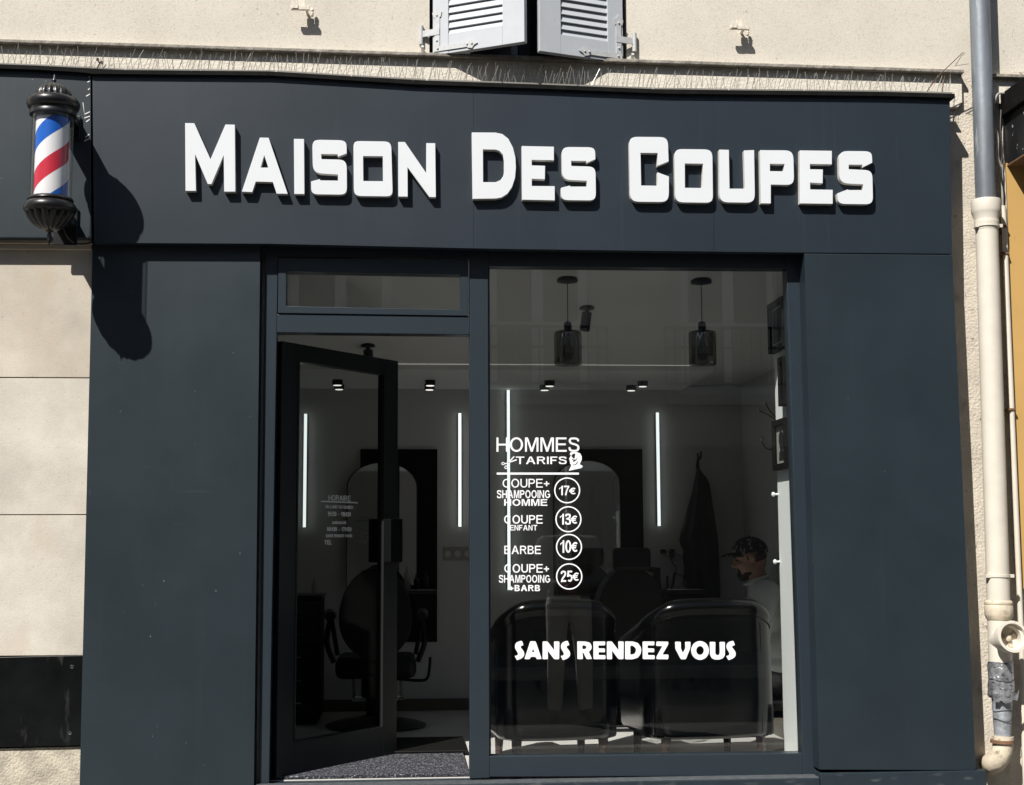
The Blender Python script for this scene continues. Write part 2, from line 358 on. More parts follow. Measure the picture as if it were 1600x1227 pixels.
# ================================================================== BUILDING WALL ABOVE, STRING COURSE
zl = lambda x: lerp(66.0, 114.0, x/1503.0)            # lower lip of the ledge, in photo pixels at its own depth
bw = thing('rendered_facade', 'cream roughcast facade above and beside the dark shopfront', 'facade', (0, Y_WALL, 0))
wx0, wx1 = W(671, 40, Y_WALL).x, W(978, 40, Y_WALL).x
wz0 = W(825, 97, Y_WALL).z; wz1 = wz0+1.55
XL, XR = -4.2, 5.2
zb = W(750, 88, Y_WALL).z - 0.02
xr_open = W(1492, 600, Y_WALL).x
bm = BM()
box(bm, XL, wx0, Y_WALL, 0.50, zb, 8.0); box(bm, wx1, XR, Y_WALL, 0.50, zb, 8.0)
box(bm, wx0, wx1, Y_WALL, 0.50, wz1, 8.0); box(bm, wx0, wx1, Y_WALL, 0.50, zb, wz0)
obj('wall', bm, m_stucco, bw)
boxo('wall', (xr_open-0.06, XR, Y_WALL, 0.50, ZG-0.05, zb), m_stucco2, bw)
boxo('wall', (XL, xr_open-0.06, Y_WALL+0.001, 0.50, 2.56, zb), m_stucco2, bw)

sc = thing('string_course', 'weathered moulded ledge running above the dark shop fascia', 'ledge', (0, Y_WALL, 3.3))
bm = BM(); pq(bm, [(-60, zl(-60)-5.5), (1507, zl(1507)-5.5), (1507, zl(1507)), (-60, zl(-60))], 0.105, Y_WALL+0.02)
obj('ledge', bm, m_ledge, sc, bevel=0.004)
bm = BM(); pq(bm, [(-60, zl(-60)-2), (1503, zl(1503)-2), (1504, 160), (1497, 168), (1480, 168), (-60, 140)], 0.142, Y_WALL+0.03)
obj('band', bm, m_band, sc, bevel=0.004)
bm = BM(); pq(bm, [(1548, 115), (1640, 118), (1640, 122), (1548, 119)], 0.11, Y_WALL+0.02); obj('ledge', bm, m_ledge, sc)
bm = BM(); pq(bm, [(1548, 118), (1640, 121), (1640, 170), (1548, 160)], 0.142, Y_WALL+0.02); obj('band', bm, m_band, sc)

# shuttered window above
wn = thing('shuttered_window', 'upper window opening behind the two half open white shutters', 'window', (lerp(wx0, wx1, .5), 0.4, wz0))
bm = BM(); box(bm, wx0, wx1, 0.42, 0.45, wz0, wz1); obj('pane', bm, m_oppg, wn)
bm = BM()
for a, b in ((wx0, wx0+.05), (wx1-.05, wx1), ((wx0+wx1)/2-.03, (wx0+wx1)/2+.03)): box(bm, a, b, 0.38, 0.42, wz0, wz1)
box(bm, wx0, wx1, 0.37, 0.42, wz0-0.001, wz0+.06); obj('frame', bm, m_blkplastic, wn)  # frame coloured black to stand in for the shade behind the shutters

def make_shutter(name, label, hx, hy, hz, ang, sgn, wd, ht=1.52):
    """local x runs from hinge to free edge (sgn), y towards the wall"""
    t = thing(name, label, 'shutter', (hx, hy, hz), 0, 'white louvred shutters of the upper window')
    R = Matrix.Rotation(ang, 4, 'Z')
    def mb(bm): bm.transform(R)
    st, th = 0.085, 0.034
    def X(a): return sgn*a
    bm = BM()
    for a, b in ((0, st), (wd-st*1.35, wd)): box(bm, *sorted((X(a), X(b))), 0, th, 0, ht)
    box(bm, *sorted((X(st), X(wd-st*1.35))), 0.001, th-.001, 0, 0.10)
    box(bm, *sorted((X(st), X(wd-st*1.35))), 0.001, th-.001, ht-.1, ht)
    mb(bm); obj('frame', bm, m_shutter, t, bevel=0.002, loc=(0, 0, 0))
    nsl = int((ht-0.2)/0.0385)
    for i in range(nsl):
        z = 0.10+0.0385*(i+.5)
        bm = BM(); L = Matrix.Translation((0, th/2, z)) @ Matrix.Rotation(rad(71), 4, 'X')
        a, b = sorted((X(st-.004), X(wd-st*1.35+.004)))
        box(bm, a, b, -0.031, 0.031, -0.0035, 0.0035, mat=L); mb(bm)
        obj('slat', bm, m_shutter, t, loc=(0, 0, 0))
    bm = BM(); box(bm, *sorted((X(st), X(wd-st*1.35))), th-.004, th-.001, .1, ht-.1); mb(bm); obj('slat_gap_shade', bm, m_dark, t, loc=(0, 0, 0))  # dark sheet behind the slats, stands in for shade in the gaps
    bm = BM()
    box(bm, *sorted((X(0.008), X(0.20))), -0.005, 0.0, 0.016, 0.042); box(bm, *sorted((X(0.012), X(0.040))), -0.0052, -0.0002, 0.042, 0.20)
    prism(bm, [(X(.19), .012), (X(.215), .006), (X(.225), .02), (X(.245), .029), (X(.225), .038), (X(.215), .052), (X(.19), .046)], [], lambda x, z: Vector((x, -.0056, z)), lambda x, z: Vector((x, -.0003, z)))
    prism(bm, [(X(.006), .19), (X(.0), .215), (X(.014), .225), (X(.026), .245), (X(.038), .225), (X(.052), .215), (X(.046), .19)], [], lambda x, z: Vector((x, -.0058, z)), lambda x, z: Vector((x, -.0004, z)))
    for (a, z) in ((.19, .029), (.03, .029), (.026, .2), (.026, .07), (.215, .029)):
        bmesh.ops.create_uvsphere(bm, u_segments=8, v_segments=6, radius=.006, matrix=Matrix.Translation((X(a), -.006, z)))
    mb(bm); obj('corner_iron', bm, m_iron, t, loc=(0, 0, 0))
    bm = BM()
    box(bm, *sorted((X(-.055), X(.04))), -0.0075, -0.0018, 0.10, 0.132)
    tube(bm, [(X(-.062), -.003, .065), (X(-.062), -.003, .16)], .0115, 12)
    mb(bm); tube(bm, [(X(-.05), .01, .05), (X(-.05), .04, .03)], .008, 8)
    obj('hinge', bm, m_iron, t, loc=(0, 0, 0), smooth=True)
    return t
hl = W(676, 87, 0.135); hr = W(974, 97, 0.135)
zs = min(hl.z, hr.z)
make_shutter('louvred_shutter', 'white louvred shutter hinged nearer the barber pole, bottom corner swung out', hl.x, 0.135, hl.z, rad(-27), 1, 0.489)
make_shutter('louvred_shutter', 'white louvred shutter hinged nearer the drainpipe, with a dark chip on its stile', hr.x, 0.135, hr.z-.004, rad(18), -1, 0.455)

# shutter stays on the wall
def shutter_stay(px, py, label, flip):
    c = W(px, py, Y_WALL)
    t = thing('shutter_stay', label, 'shutter catch', c, 0, 'iron shutter catches on the render')
    bm = BM(); tube(bm, [(0.02, 0.03, -0.005), (0.02, -0.07, -0.005)], .007, 8); obj('stem', bm, m_creamiron, t, loc=(0, 0, 0), smooth=True)
    bm = BM(); box(bm, -.055, .035, -.078, -.060, -.014, .006); box(bm, -.05, -.02, -.082, -.079, -.010, .026 if flip else .016); box(bm, -.02, .012, -.060, -.052, .004, .040)
    obj('catch', bm, m_creamiron, t, loc=(0, 0, 0), bevel=.003)
    bm = BM(); lathe(bm, [(0.0, -.03), (.006, -.03), (.009, -.012), (.006, -.008), (.010, 0.0), (.006, .012), (0, .014)], (0.045, -.03, 0), 12)
    obj('counterweight', bm, m_creamiron, t, loc=(0, 0, 0), smooth=True)
shutter_stay(474, 20, 'small cream iron shutter catch casting a slanted shadow nearer the barber pole', True)
shutter_stay(1152, 50, 'small cream iron shutter catch casting a slanted shadow nearer the drainpipe', False)

# ================================================================== SHOPFRONT: fascia
TOP = [(144, 117), (420, 119.5), (620, 132), (830, 139.5), (1040, 147.5), (1115, 148.5), (1380, 150.5), (1486, 154)]
BOT = [(147, 379.6), (420, 381), (740, 388.2), (820, 389.6), (1115, 393.3), (1257, 394.8), (1488, 396.8)]
def poly_y(line, x):
    for a, b in zip(line, line[1:]):
        if x <= b[0]: return lerp(a[1], b[1], (x-a[0])/(b[0]-a[0]))
    return line[-1][1]
fas = thing('shop_fascia', 'long dark grey fascia board carrying the raised white shop name', 'fascia', (W(800, 390, 0).x, 0, W(800, 390, 0).z))
def fas_panel(x0, x1, xb0, xb1):
    top = [(x0, poly_y(TOP, x0))]+[p for p in TOP if x0 < p[0] < x1]+[(x1, poly_y(TOP, x1))]
    bot = [(xb1, poly_y(BOT, xb1))]+[p for p in reversed(BOT) if xb0 < p[0] < xb1]+[(xb0, poly_y(BOT, xb0))]
    bm = BM(); pq(bm, top+bot, 0.0, 0.055); obj('panel', bm, m_anth, fas, bevel=0.0005)
fas_panel(144.3, 740, 147, 740.0); fas_panel(740.25, 1115.4, 740.25, 1115.4); fas_panel(1115.7, 1484, 1116.0, 1487.5)
bm = BM(); pq(bm, [(152, 122), (420, 124), (620, 136), (830, 144), (1040, 151), (1380, 156), (1478, 160), (1481, 392), (820, 386), (155, 376)], 0.057, 0.165)
obj('carcass', bm, m_flash, fas)
cap_t = [(-40, 99), (60, 102.5), (132, 107), (144, 109), (420, 111.5), (620, 123.5), (640, 125), (830, 131.5), (1040, 140), (1380, 143.5), (1492, 146.5)]
bm = BM()
dn = lambda x: 7.0
pq(bm, cap_t+[(x, y+6.5) for x, y in reversed(cap_t)], -0.022, 0.15)
obj('capping', bm, m_flash, fas, bevel=0.001)

# ---- raised letters
def zmap(ox, oy, k): return lambda pts: [(ox+p[0]*k, oy+p[1]*k) + tuple(q*k for q in p[2:3]) for p in pts]
k = 0.13125
GL = []
za = zmap(280, 180, k)
GL.append(('M', za([(70,95),(180,97),(372,525),(550,112),(663,115),(668,912),(535,912),(530,480),(385,822),(340,822),(190,468),(200,903),(75,903)]), []))
GL.append(('A', za([(960,268),(1065,270),(1292,938),(1160,936),(1115,798),(912,793),(870,918),(745,912)]), [za([(1013,480),(1060,625),(970,625)])]))
GL.append(('I', za([(1365,283),(1485,285),(1490,941),(1370,940)]), []))
zb_ = zmap(480, 180, k)
GL.append(('S', zb_([(60,293,95),(468,300,95),(470,457),(365,496),(362,466),(166,464),(170,525),(470,531,105),(473,948,90),(48,943,90),(46,790),(152,762),(155,777),(366,780),(366,708),(68,690,115)]), []))
GL.append(('O', zb_([(550,308,80),(1000,315,90),(1018,968,80),(556,963,90)]), [zb_([(665,488),(900,490),(902,787),(668,785)])]))
GL.append(('N', zb_([(1083,320),(1163,320),(1417,690),(1418,333),(1525,335),(1532,978),(1455,976),(1195,622),(1197,972),(1085,970)]), []))
zc = zmap(730, 190, k)
GL.append(('D', zc([(55,130),(340,132),(420,150),(490,205),(545,310),(575,430),(580,550),(570,670),(535,780),(480,860),(410,905),(340,918),(65,922)]), [zc([(188,332),(340,335),(385,352),(425,398),(440,470),(440,600),(430,650),(400,695),(340,722),(190,722)])]))
GL.append(('E', zc([(650,292),(1033,300),(1033,463),(768,458),(770,523),(928,527),(925,688),(770,683),(770,768),(1043,770),(1043,940),(655,932)]), []))
GL.append(('S', zc([(1125,303,100),(1522,307,90),(1527,450),(1420,495),(1418,470),(1238,468),(1240,530),(1528,538,95),(1533,941,90),(1118,936,95),(1117,790),(1225,762),(1228,775),(1422,775),(1425,706),(1130,693,110)]), []))
zd = zmap(970, 190, k)
GL.append(('C', zd([(100,182,105),(560,186,100),(570,475),(435,530),(440,376),(235,374),(243,762),(437,765),(437,605),(573,655),(572,960,110),(113,955,110)]), []))
GL.append(('O', zd([(640,328,95),(1090,333,100),(1098,968,90),(650,962,100)]), [zd([(762,500),(980,503),(970,792),(764,790)])]))
GL.append(('U', zd([(1172,335),(1287,338),(1295,800),(1480,800),(1467,345),(1587,340),(1597,968,110),(1176,962,110)]), []))
ze = zmap(1170, 200, k)
GL.append(('P', ze([(135,265),(530,268,110),(540,680,100),(262,675),(262,900),(145,898)]), [ze([(252,428),(428,430),(415,517),(252,515)])]))
GL.append(('E', ze([(608,268),(990,273),(990,435),(728,430),(730,493),(883,495),(880,660),(730,652),(732,733),(1000,737),(1000,905),(610,900)]), []))
GL.append(('S', ze([(1075,275,110),(1465,278,100),(1470,415),(1355,470),(1352,438),(1190,437),(1190,492),(1470,505,95),(1480,910,95),(1065,905,95),(1055,780),(1180,732),(1185,740),(1360,740),(1362,672),(1080,658,115)]), []))
sg = thing('shop_sign', 'raised white capital lettering reading Maison des Coupes on the dark fascia', 'sign', W(825, 300, 0))
YL = -0.035
for ch, o, hs in GL:
    o2 = rounded(o); hs2 = [rounded(h) for h in hs]
    dy = Vector((0, 0.033, 0))
    bm = BM(); prism(bm, o2, hs2, lambda x, y: W(x, y, YL)+Vector((0, .0045, 0)), lambda x, y: W(x, y, YL)+dy)
    lt = obj('letter', bm, m_letside, sg)
    bm = BM(); prism(bm, o2, hs2, lambda x, y: W(x, y, YL), lambda x, y: W(x, y, YL)+Vector((0, .0043, 0)))
    obj('letter_face', bm, m_white, lt, bevel=0.0012)

# ---- side pillars
LE = lambda y: edge(y, (144.5, 381.5), (124.3, 1227)); LR = lambda y: edge(y, (406.3, 421), (396.8, 1219))
pl = thing('shopfront_pillar', 'dark grey panelled pillar between pale stone wall and open door', 'pillar', W(270, 1225, Y_PIL), 0, 'flat pillars either side of the shopfront')
bm = BM(); pq(bm, [(LE(372), 372), (LR(372), 372), (LR(1285), 1285), (LE(1285), 1285)], Y_PIL, 0.30); obj('panel', bm, m_anth2, pl, bevel=.0015)
RL = lambda y: edge(y, (1257, 400), (1280.5, 1202)); RR = lambda y: edge(y, (1487.5, 398), (1524.7, 1205))
pr = thing('shopfront_pillar', 'dark grey panelled pillar between display window and drainpipe', 'pillar', W(1390, 1205, 0.0), 0, 'flat pillars either side of the shopfront')
bm = BM(); pq(bm, [(RL(396), 396.2), (1488, 398.4), (RR(1205.5), 1204.6), (RL(1203), 1203)], 0.0, 0.165); obj('panel', bm, m_anth2, pr, bevel=.003)
# plinth
pn = thing('shopfront_plinth', 'low dark metal plinth with a dusty top edge under the shopfront', 'plinth', (0.5, 0, ZG))
zt = 0.0
x0, x1, x2 = W(398, 1215, 0.0).x, W(1281, 1205, 0).x, W(1539, 1205, 0).x
bm = BM(); box(bm, x0, x1-.001, 0.0, 0.30, ZG-.02, -.004); box(bm, x1, x2, -.012, 0.168, ZG-.02, W(1400, 1206.5, -.01).z); obj('body', bm, m_plinth, pn, bevel=.003)
bm = BM(); box(bm, x0, x1-.002, 0.002, 0.099, -.004, 0.0); obj('top_edge', bm, m_dustledge, pn, bevel=.001)

# ---- storefront frame
fr = thing('display_window', 'dark grey aluminium frame holding the big display window and doorway', 'window frame', (0.5, Y_FR, 0))
JL0 = lambda y: edge(y, (414, 435), (404, 1219)); JL1 = lambda y: edge(y, (432.5, 519), (420.4, 1218))
ML0 = lambda y: 734.0; ML1 = lambda y: edge(y, (762.8, 418), (765, 1179))
WR = lambda y: edge(y, (1229.5, 432), (1254.5, 1177)); FRR = lambda y: edge(y, (1259, 400), (1284, 1202))
yt = lambda x: poly_y(BOT, x)-6
YB = 0.185
def fpart(nm, pts, y0=Y_FR, y1=YB, m=None, bev=.003): bm = BM(); pq(bm, pts, y0, y1); return obj(nm, bm, m or m_frame, fr, bevel=bev)
fpart('jamb', [(JL0(360), 360), (JL1(360), 360), (JL1(1216), 1224), (JL0(1217), 1225)])
fpart('mullion', [(734, 360), (ML1(360), 360), (ML1(1208), 1216), (734, 1217)])
fpart('jamb', [(WR(360), 360), (FRR(360), 360), (FRR(1204), 1213), (WR(1204), 1213.6)])
fpart('head_rail', [(ML1(400), 360), (WR(400), 360), (WR(419), 420), (ML1(419), 416)], Y_FR+.002, YB-.002)
fpart('head_rail', [(JL1(400), 360), (734, 360), (734, 404), (JL1(400), 401)], Y_FR+.002, YB-.002)
fpart('transom_bar', [(JL1(490), 491.0), (734, 494.8), (734, 523), (JL1(519), 519.6)], Y_FR+.001, YB-.001)
fpart('bottom_rail', [(ML1(1180), 1181.8), (WR(1177), 1177.2), (WR(1204), 1212.6), (ML1(1208), 1214.2)], Y_FR+.001, YB-.001)
fpart('gasket', [(ML1(420), 415), (ML1(420)+2.2, 415), (ML1(1180)+2.2, 1181), (ML1(1180), 1181)], Y_FR+.012, YB-.003, m_gap, 0)
bm = BM(); pq(bm, [(ML1(400)-1, 410), (WR(400)+1, 412), (WR(1177)+1, 1179), (ML1(1180)-1, 1184)], Y_GL, Y_GL+.008)
pane = obj('glass_pane', bm, m_glass, fr)
ts = thing('transom_window', 'small horizontal fanlight above the open door', 'window', W(583, 485, Y_FR))
bm = BM(); pq(bm, [(JL1(450)+1.5, 403), (732, 406), (731.5, 493.6), (JL1(480)+1.0, 489.2)], Y_FR-.006, YB-.01, [[(447, 424), (447, 478.5), (719.5, 484), (719.5, 429)]]); obj('sash', bm, m_frame, ts, bevel=.002)
bm = BM(); pq(bm, [(445, 422), (721, 427), (721, 486), (445, 480.5)], Y_GL, Y_GL+.008); obj('pane', bm, m_glass, ts)

# ---- lettering on the glass (vinyl, one mesh per line)
def band(path, t, smooth=0):
    P = [Vector((p[0], p[1], 0)) for p in path]
    if smooth: P = catmull(P, smooth)
    L, Rr = [], []
    for i, p in enumerate(P):
        a = (p-P[i-1]).normalized() if i else None; b = (P[i+1]-p).normalized() if i < len(P)-1 else None
        d = ((a or b)+(b or a)).normalized(); n_ = Vector((-d.y, d.x, 0)); c_ = max(.45, n_.dot(Vector((-(b or a).y, (b or a).x, 0))))
        L.append(p+n_*(t/2/c_)); Rr.append(p-n_*(t/2/c_))
    return [(q.x, q.y) for q in L+Rr[::-1]]
def arc(cx, cy, rx, ry, a0, a1, n=14): return [(cx+rx*math.cos(rad(lerp(a0, a1, i/n))), cy+ry*math.sin(rad(lerp(a0, a1, i/n)))) for i in range(n+1)]
def bowl(x0_, x1_, y0_, y1_):      # D-like outline: straight left side, round right end
    ry = (y1_-y0_)/2; rx = min(ry*1.05, (x1_-x0_)*.75)
    return [(x0_, y0_)]+arc(x1_-rx, (y0_+y1_)/2, rx, ry, -90, 90)+[(x0_, y1_)]
def glyph(c, t):
    """plain sans capital, height 1: (advance width, [(outline, holes)])"""
    h = t/2
    if c == 'H': w_ = .73; return w_, [([(0,0),(0,1),(t,1),(t,.5+h),(w_-t,.5+h),(w_-t,1),(w_,1),(w_,0),(w_-t,0),(w_-t,.5-h),(t,.5-h),(t,0)], [])]
    if c == 'I': return t, [([(0,0),(0,1),(t,1),(t,0)], [])]
    if c == 'L': return .56, [([(0,0),(0,1),(t,1),(t,t),(.56,t),(.56,0)], [])]
    if c == 'E': w_ = .68; return w_, [([(0,0),(0,1),(w_,1),(w_,1-t),(t,1-t),(t,.52+h),(w_*.93,.52+h),(w_*.93,.52-h),(t,.52-h),(t,t),(w_*1.02,t),(w_*1.02,0)], [])]
    if c == 'F': w_ = .62; return w_, [([(0,0),(0,1),(w_,1),(w_,1-t),(t,1-t),(t,.5+h),(w_*.86,.5+h),(w_*.86,.5-h),(t,.5-h),(t,0)], [])]
    if c == 'T': w_ = .76; return w_, [([(0,1),(w_,1),(w_,1-t),(w_/2+h,1-t),(w_/2+h,0),(w_/2-h,0),(w_/2-h,1-t),(0,1-t)], [])]
    if c == 'N': w_ = .74; return w_, [([(0,0),(0,1),(t*1.1,1),(w_-t,.22),(w_-t,1),(w_,1),(w_,0),(w_-t*1.1,0),(t,.78),(t,0)], [])]
    if c == 'M': w_ = .86; return w_, [([(0,0),(0,1),(t*1.45,1),(w_/2,.24),(w_-t*1.45,1),(w_,1),(w_,0),(w_-t*.95,0),(w_-t*.95,.84),(w_/2+h*.9,0),(w_/2-h*.9,0),(t*.95,.84),(t*.95,0)], [])]
    if c == 'A': w_ = .86; k_ = t*1.06; return w_, [([(0,0),(w_/2-k_*.55,1),(w_/2+k_*.55,1),(w_,0),(w_-k_*1.08,0),(w_-k_*1.08-.105,.29),(k_*1.08+.105,.29),(k_*1.08,0)], [[(k_*1.08+.105+.04,.29+t*.92),(w_-k_*1.08-.105-.04,.29+t*.92),(w_/2,.87)]])]
    if c == 'V': w_ = .86; k_ = t*1.1; return w_, [([(0,1),(k_,1),(w_/2,.14),(w_-k_,1),(w_,1),(w_/2+k_*.52,0),(w_/2-k_*.52,0)], [])]
    if c == 'Z': w_ = .70; return w_, [([(.03,1),(w_,1),(w_,1-t),(.17,t),(w_,t),(w_,0),(0,0),(0,t),(.53,1-t),(.03,1-t)], [])]
    if c == 'P': w_ = .68; o_ = [(0,0),(0,1)]+bowl(t, w_, .43, 1)[::-1][1:-1]+[(t,.43),(t,0)]; return w_, [(o_, [bowl(t, w_-t, .43+t, 1-t)])]
    if c == 'R': w_ = .76; b_ = bowl(t, w_-.05, .45, 1)[::-1][1:-1]; return w_, [([(0,0),(0,1)]+b_[:-3]+[(.50,.45),(w_,0),(w_-t*1.15,0),(.40,.42),(.34,.45),(t,.45),(t,0)], [bowl(t, w_-.05-t, .45+t, 1-t)])]
    if c == 'B': w_ = .70; return w_, [([(0,0),(0,1)]+bowl(t, w_-.05, .52, 1)[::-1][1:-1]+bowl(t, w_, 0, .52)[::-1][1:-1], [bowl(t, w_-.05-t, .52+t*.45, 1-t), bowl(t, w_-t, t, .52-t*.45)])]
    if c == 'D': w_ = .74; return w_, [(bowl(0, w_, 0, 1), [bowl(t, w_-t, t, 1-t)])]
    if c == 'O': w_ = .84; return w_, [(ellipse(w_/2, .5, w_/2, .51, 40), [ellipse(w_/2, .5, w_/2-t*1.05, .51-t, 40)])]
    if c == '0': w_ = .54; return w_, [(ellipse(w_/2, .5, w_/2, .5, 32), [ellipse(w_/2, .5, w_/2-t, .5-t, 32)])]
    if c == 'C': w_ = .78; return w_, [(band(arc(.41, .5, .41-h, .5-h, 38, 322, 26), t), [])]
    if c == 'G': w_ = .82; return w_, [(band(arc(.41, .5, .41-h, .5-h, 40, 308, 26)+[(w_-h, .24), (w_-h, .47), (.47, .47)], t), [])]
    if c == 'U': w_ = .73; return w_, [(band([(h, 1), (h, .36)]+arc(w_/2, .36, w_/2-h, .36-h, 190, 350, 14)+[(w_-h, .36), (w_-h, 1)], t), [])]
    if c == 'S': w_ = .70; return w_, [(band([(w_-h*1.15, .73), (w_-.13, .885), (.36, 1-h), (.13, .90), (.085, .74), (.17, .60), (.40, .52), (.58, .43), (w_-h, .27), (w_-.13, .11), (.36, h), (.12, .115), (h, .31)], t, 4), [])]
    if c == '1': return .36, [([(.36,0),(.36,1),(.36-t*.75,1),(.20,.86),(0,.74),(0,.74-t),(.15,.76),(.36-t,.80),(.36-t,0)], [])]
    if c == '7': w_ = .54; return w_, [([(0,1),(w_,1),(w_,1-t*.9),(.36,.55),(.26,0),(.26-t*.2-.12*0-t*.85,0),(.22,.5),(.40,1-t),(0,1-t)], [])]
    if c == '3': w_ = .54; return w_, [(band([(h*1.1, .76), (.12, .89), (.26, 1-h), (.42, .90), (.45, .75), (.38, .60), (.22, .535), (.40, .48), (w_-h, .29), (.44, .11), (.26, h), (.10, .12), (h, .27)], t, 4), [])]
    if c == '2': w_ = .54; return w_, [(band([(h*1.2, .70), (.11, .86), (.27, 1-h), (.43, .88), (.46, .71), (.38, .52), (.20, .30), (h*1.5, h), (.18, h), (w_, h)], t, 3), [])]
    if c == '5': w_ = .54; return w_, [(band([(w_-.03, 1-h), (.13, 1-h), (.085, .52)]+arc(.275, .33, .265-h, .33-h, 128, -140, 18), t), [])]
    if c == '9': w_ = .54; return w_, [(ellipse(w_/2, .69, w_/2, .31, 26), [ellipse(w_/2, .69, w_/2-t, .31-t, 26)]), (band([(w_-h, .66), (w_-h*1.3, .36), (.40, .10), (.26, h), (.10, .13)], t, 3), [])]
    if c == '+': w_ = .58; m_ = .44; return w_, [([(0,m_-h),(0,m_+h),(.29-h,m_+h),(.29-h,m_+.29),(.29+h,m_+.29),(.29+h,m_+h),(w_,m_+h),(w_,m_-h),(.29+h,m_-h),(.29+h,m_-.29),(.29-h,m_-.29),(.29-h,m_-h)], [])]
    if c == '-': return .32, [([(0,.38-h),(0,.38+h),(.32,.38+h),(.32,.38-h)], [])]
    if c == '\u20ac': return .70, [(band(arc(.46, .5, .36-h, .5-h, 50, 310, 24), t), []), ([(0,.56),(.02,.56+t*.8),(.58,.56+t*.8),(.56,.56)], []), ([(0,.36),(.02,.36+t*.8),(.54,.36+t*.8),(.52,.36)], [])]
    return .34, []
def text_mesh(bm, s, x0, y0, x1, y1, fmap, th, t=.135, gap=.13):
    x = 0; items = []
    for c in s:
        w_, ps = glyph(c, t); items.append((x, ps)); x += w_+(gap if c not in 'I1' else gap*1.1)
    tot_ = x-gap; j = 0
    for ox, ps in items:
        for o_, hs_ in ps:
            cv = lambda l: [(lerp(x0, x1, (ox+a)/tot_), lerp(y1, y0, b)) for a, b in l]
            e_ = th*(.03*(j % 3)); j += 1
            prism(bm, cv(o_), [cv(h_) for h_ in hs_], lambda a, b: fmap(a, b)-e_, lambda a, b: fmap(a, b)+th-e_)
YV = Y_GL-.0025; TH = Vector((0, .002, 0))
gm = lambda x, y: W(x, y, YV)
vin = lambda nm, bm: obj(nm, bm, m_vinyl, pane, fix=True)
for s_, b_, t_ in (('HOMMES', (775.8, 683.8, 905.3, 706), .125), ('TARIFS', (806, 713.6, 885.4, 725.3), .15),
        ('COUPE+', (785.4, 748.4, 858.4, 762), .125), ('SHAMPOOING', (776.6, 766.2, 859.5, 778.6), .155), ('HOMME', (787.8, 780.1, 855, 790.5), .165),
        ('COUPE', (787.7, 805.1, 847.8, 818.4), .14), ('ENFANT', (797, 820.5, 839.5, 829), .16), ('BARBE', (788, 852.9, 845, 865.9), .14),
        ('COUPE+', (788, 881.6, 858, 895), .14), ('SHAMPOOING', (779.7, 898.7, 859.5, 910.6), .155), ('+BARB', (795.8, 914.3, 843.9, 923.8), .19)):
    bm = BM(); text_mesh(bm, s_, *b_, gm, TH, t_); vin('lettering', bm)
for (n_, e_, c, r) in (('17', (873.8, 759.2, 889.5, 774), (886.2, 766.4), 20.3), ('13', (875, 802.8, 892, 820), (888.2, 811.5), 20.4), ('10', (875.5, 844.2, 892.5, 864), (889.1, 854.8), 20.4), ('25', (876, 891.9, 894.5, 909.2), (889.4, 900.9), 20.6)):
    bm = BM(); text_mesh(bm, n_, *e_, gm, TH, .15, .09)
    text_mesh(bm, '€', e_[2]-.3, e_[1]+3.0, e_[2]+10.0, e_[3]-1.5, gm, TH, .17)
    prism(bm, ellipse(*c, r, r, 48), [ellipse(*c, r-1.9, r-1.9, 48)], gm, lambda x, y: W(x, y, YV)+TH); vin('price_lettering', bm)
bm = BM(); prism(bm, [(776.1, 738.6), (904.5, 738.6), (904.5, 741.8), (776.1, 741.8)], [], gm, lambda x, y: W(x, y, YV)+TH); vin('rule_line', bm)
# scissors
bm = BM(); bk = lambda x, y: W(x, y, YV)+TH
zq = zmap(770, 670, .1059)
for c_ in ((152, 515, 24, 22), (195, 570, 24, 26)):
    prism(bm, [(770+p[0]*.1059, 670+p[1]*.1059) for p in ellipse(*c_, 20)], [[(770+p[0]*.1059, 670+p[1]*.1059) for p in ellipse(c_[0], c_[1], c_[2]-11, c_[3]-11, 20)]], gm, bk)
prism(bm, zq([(172, 512), (215, 500), (340, 452), (360, 456), (352, 468), (240, 505), (178, 526)]), [], gm, bk)
prism(bm, zq([(205, 545), (222, 500), (305, 408), (318, 404), (318, 418), (240, 505), (218, 552)]), [], gm, lambda x, y: W(x, y, YV)+TH*1.2); vin('scissors_emblem', bm)
# bearded man's head
bm = BM()
prism(bm, zq([(1140,360),(1160,346),(1240,346),(1290,365),(1312,410),(1312,460),(1290,505),(1282,525),(1330,552),(1305,582),(1270,588),(1150,615),(1122,622),(1150,560),(1160,535),(1140,515),(1142,490),(1132,475),(1140,455),(1122,452),(1138,425),(1150,400),(1152,385),(1136,378)]),
      [zq([(1160,395),(1180,372),(1215,366),(1218,400),(1208,415),(1215,430),(1195,445),(1165,415)]), zq([(1168,440),(1190,455),(1222,455),(1245,430),(1250,440),(1228,470),(1195,492),(1175,488),(1195,472),(1170,462)]), zq([(1175,532),(1215,526),(1240,500),(1245,482),(1256,490),(1250,512),(1225,535),(1180,542)])], gm, bk); vin('head_emblem', bm)
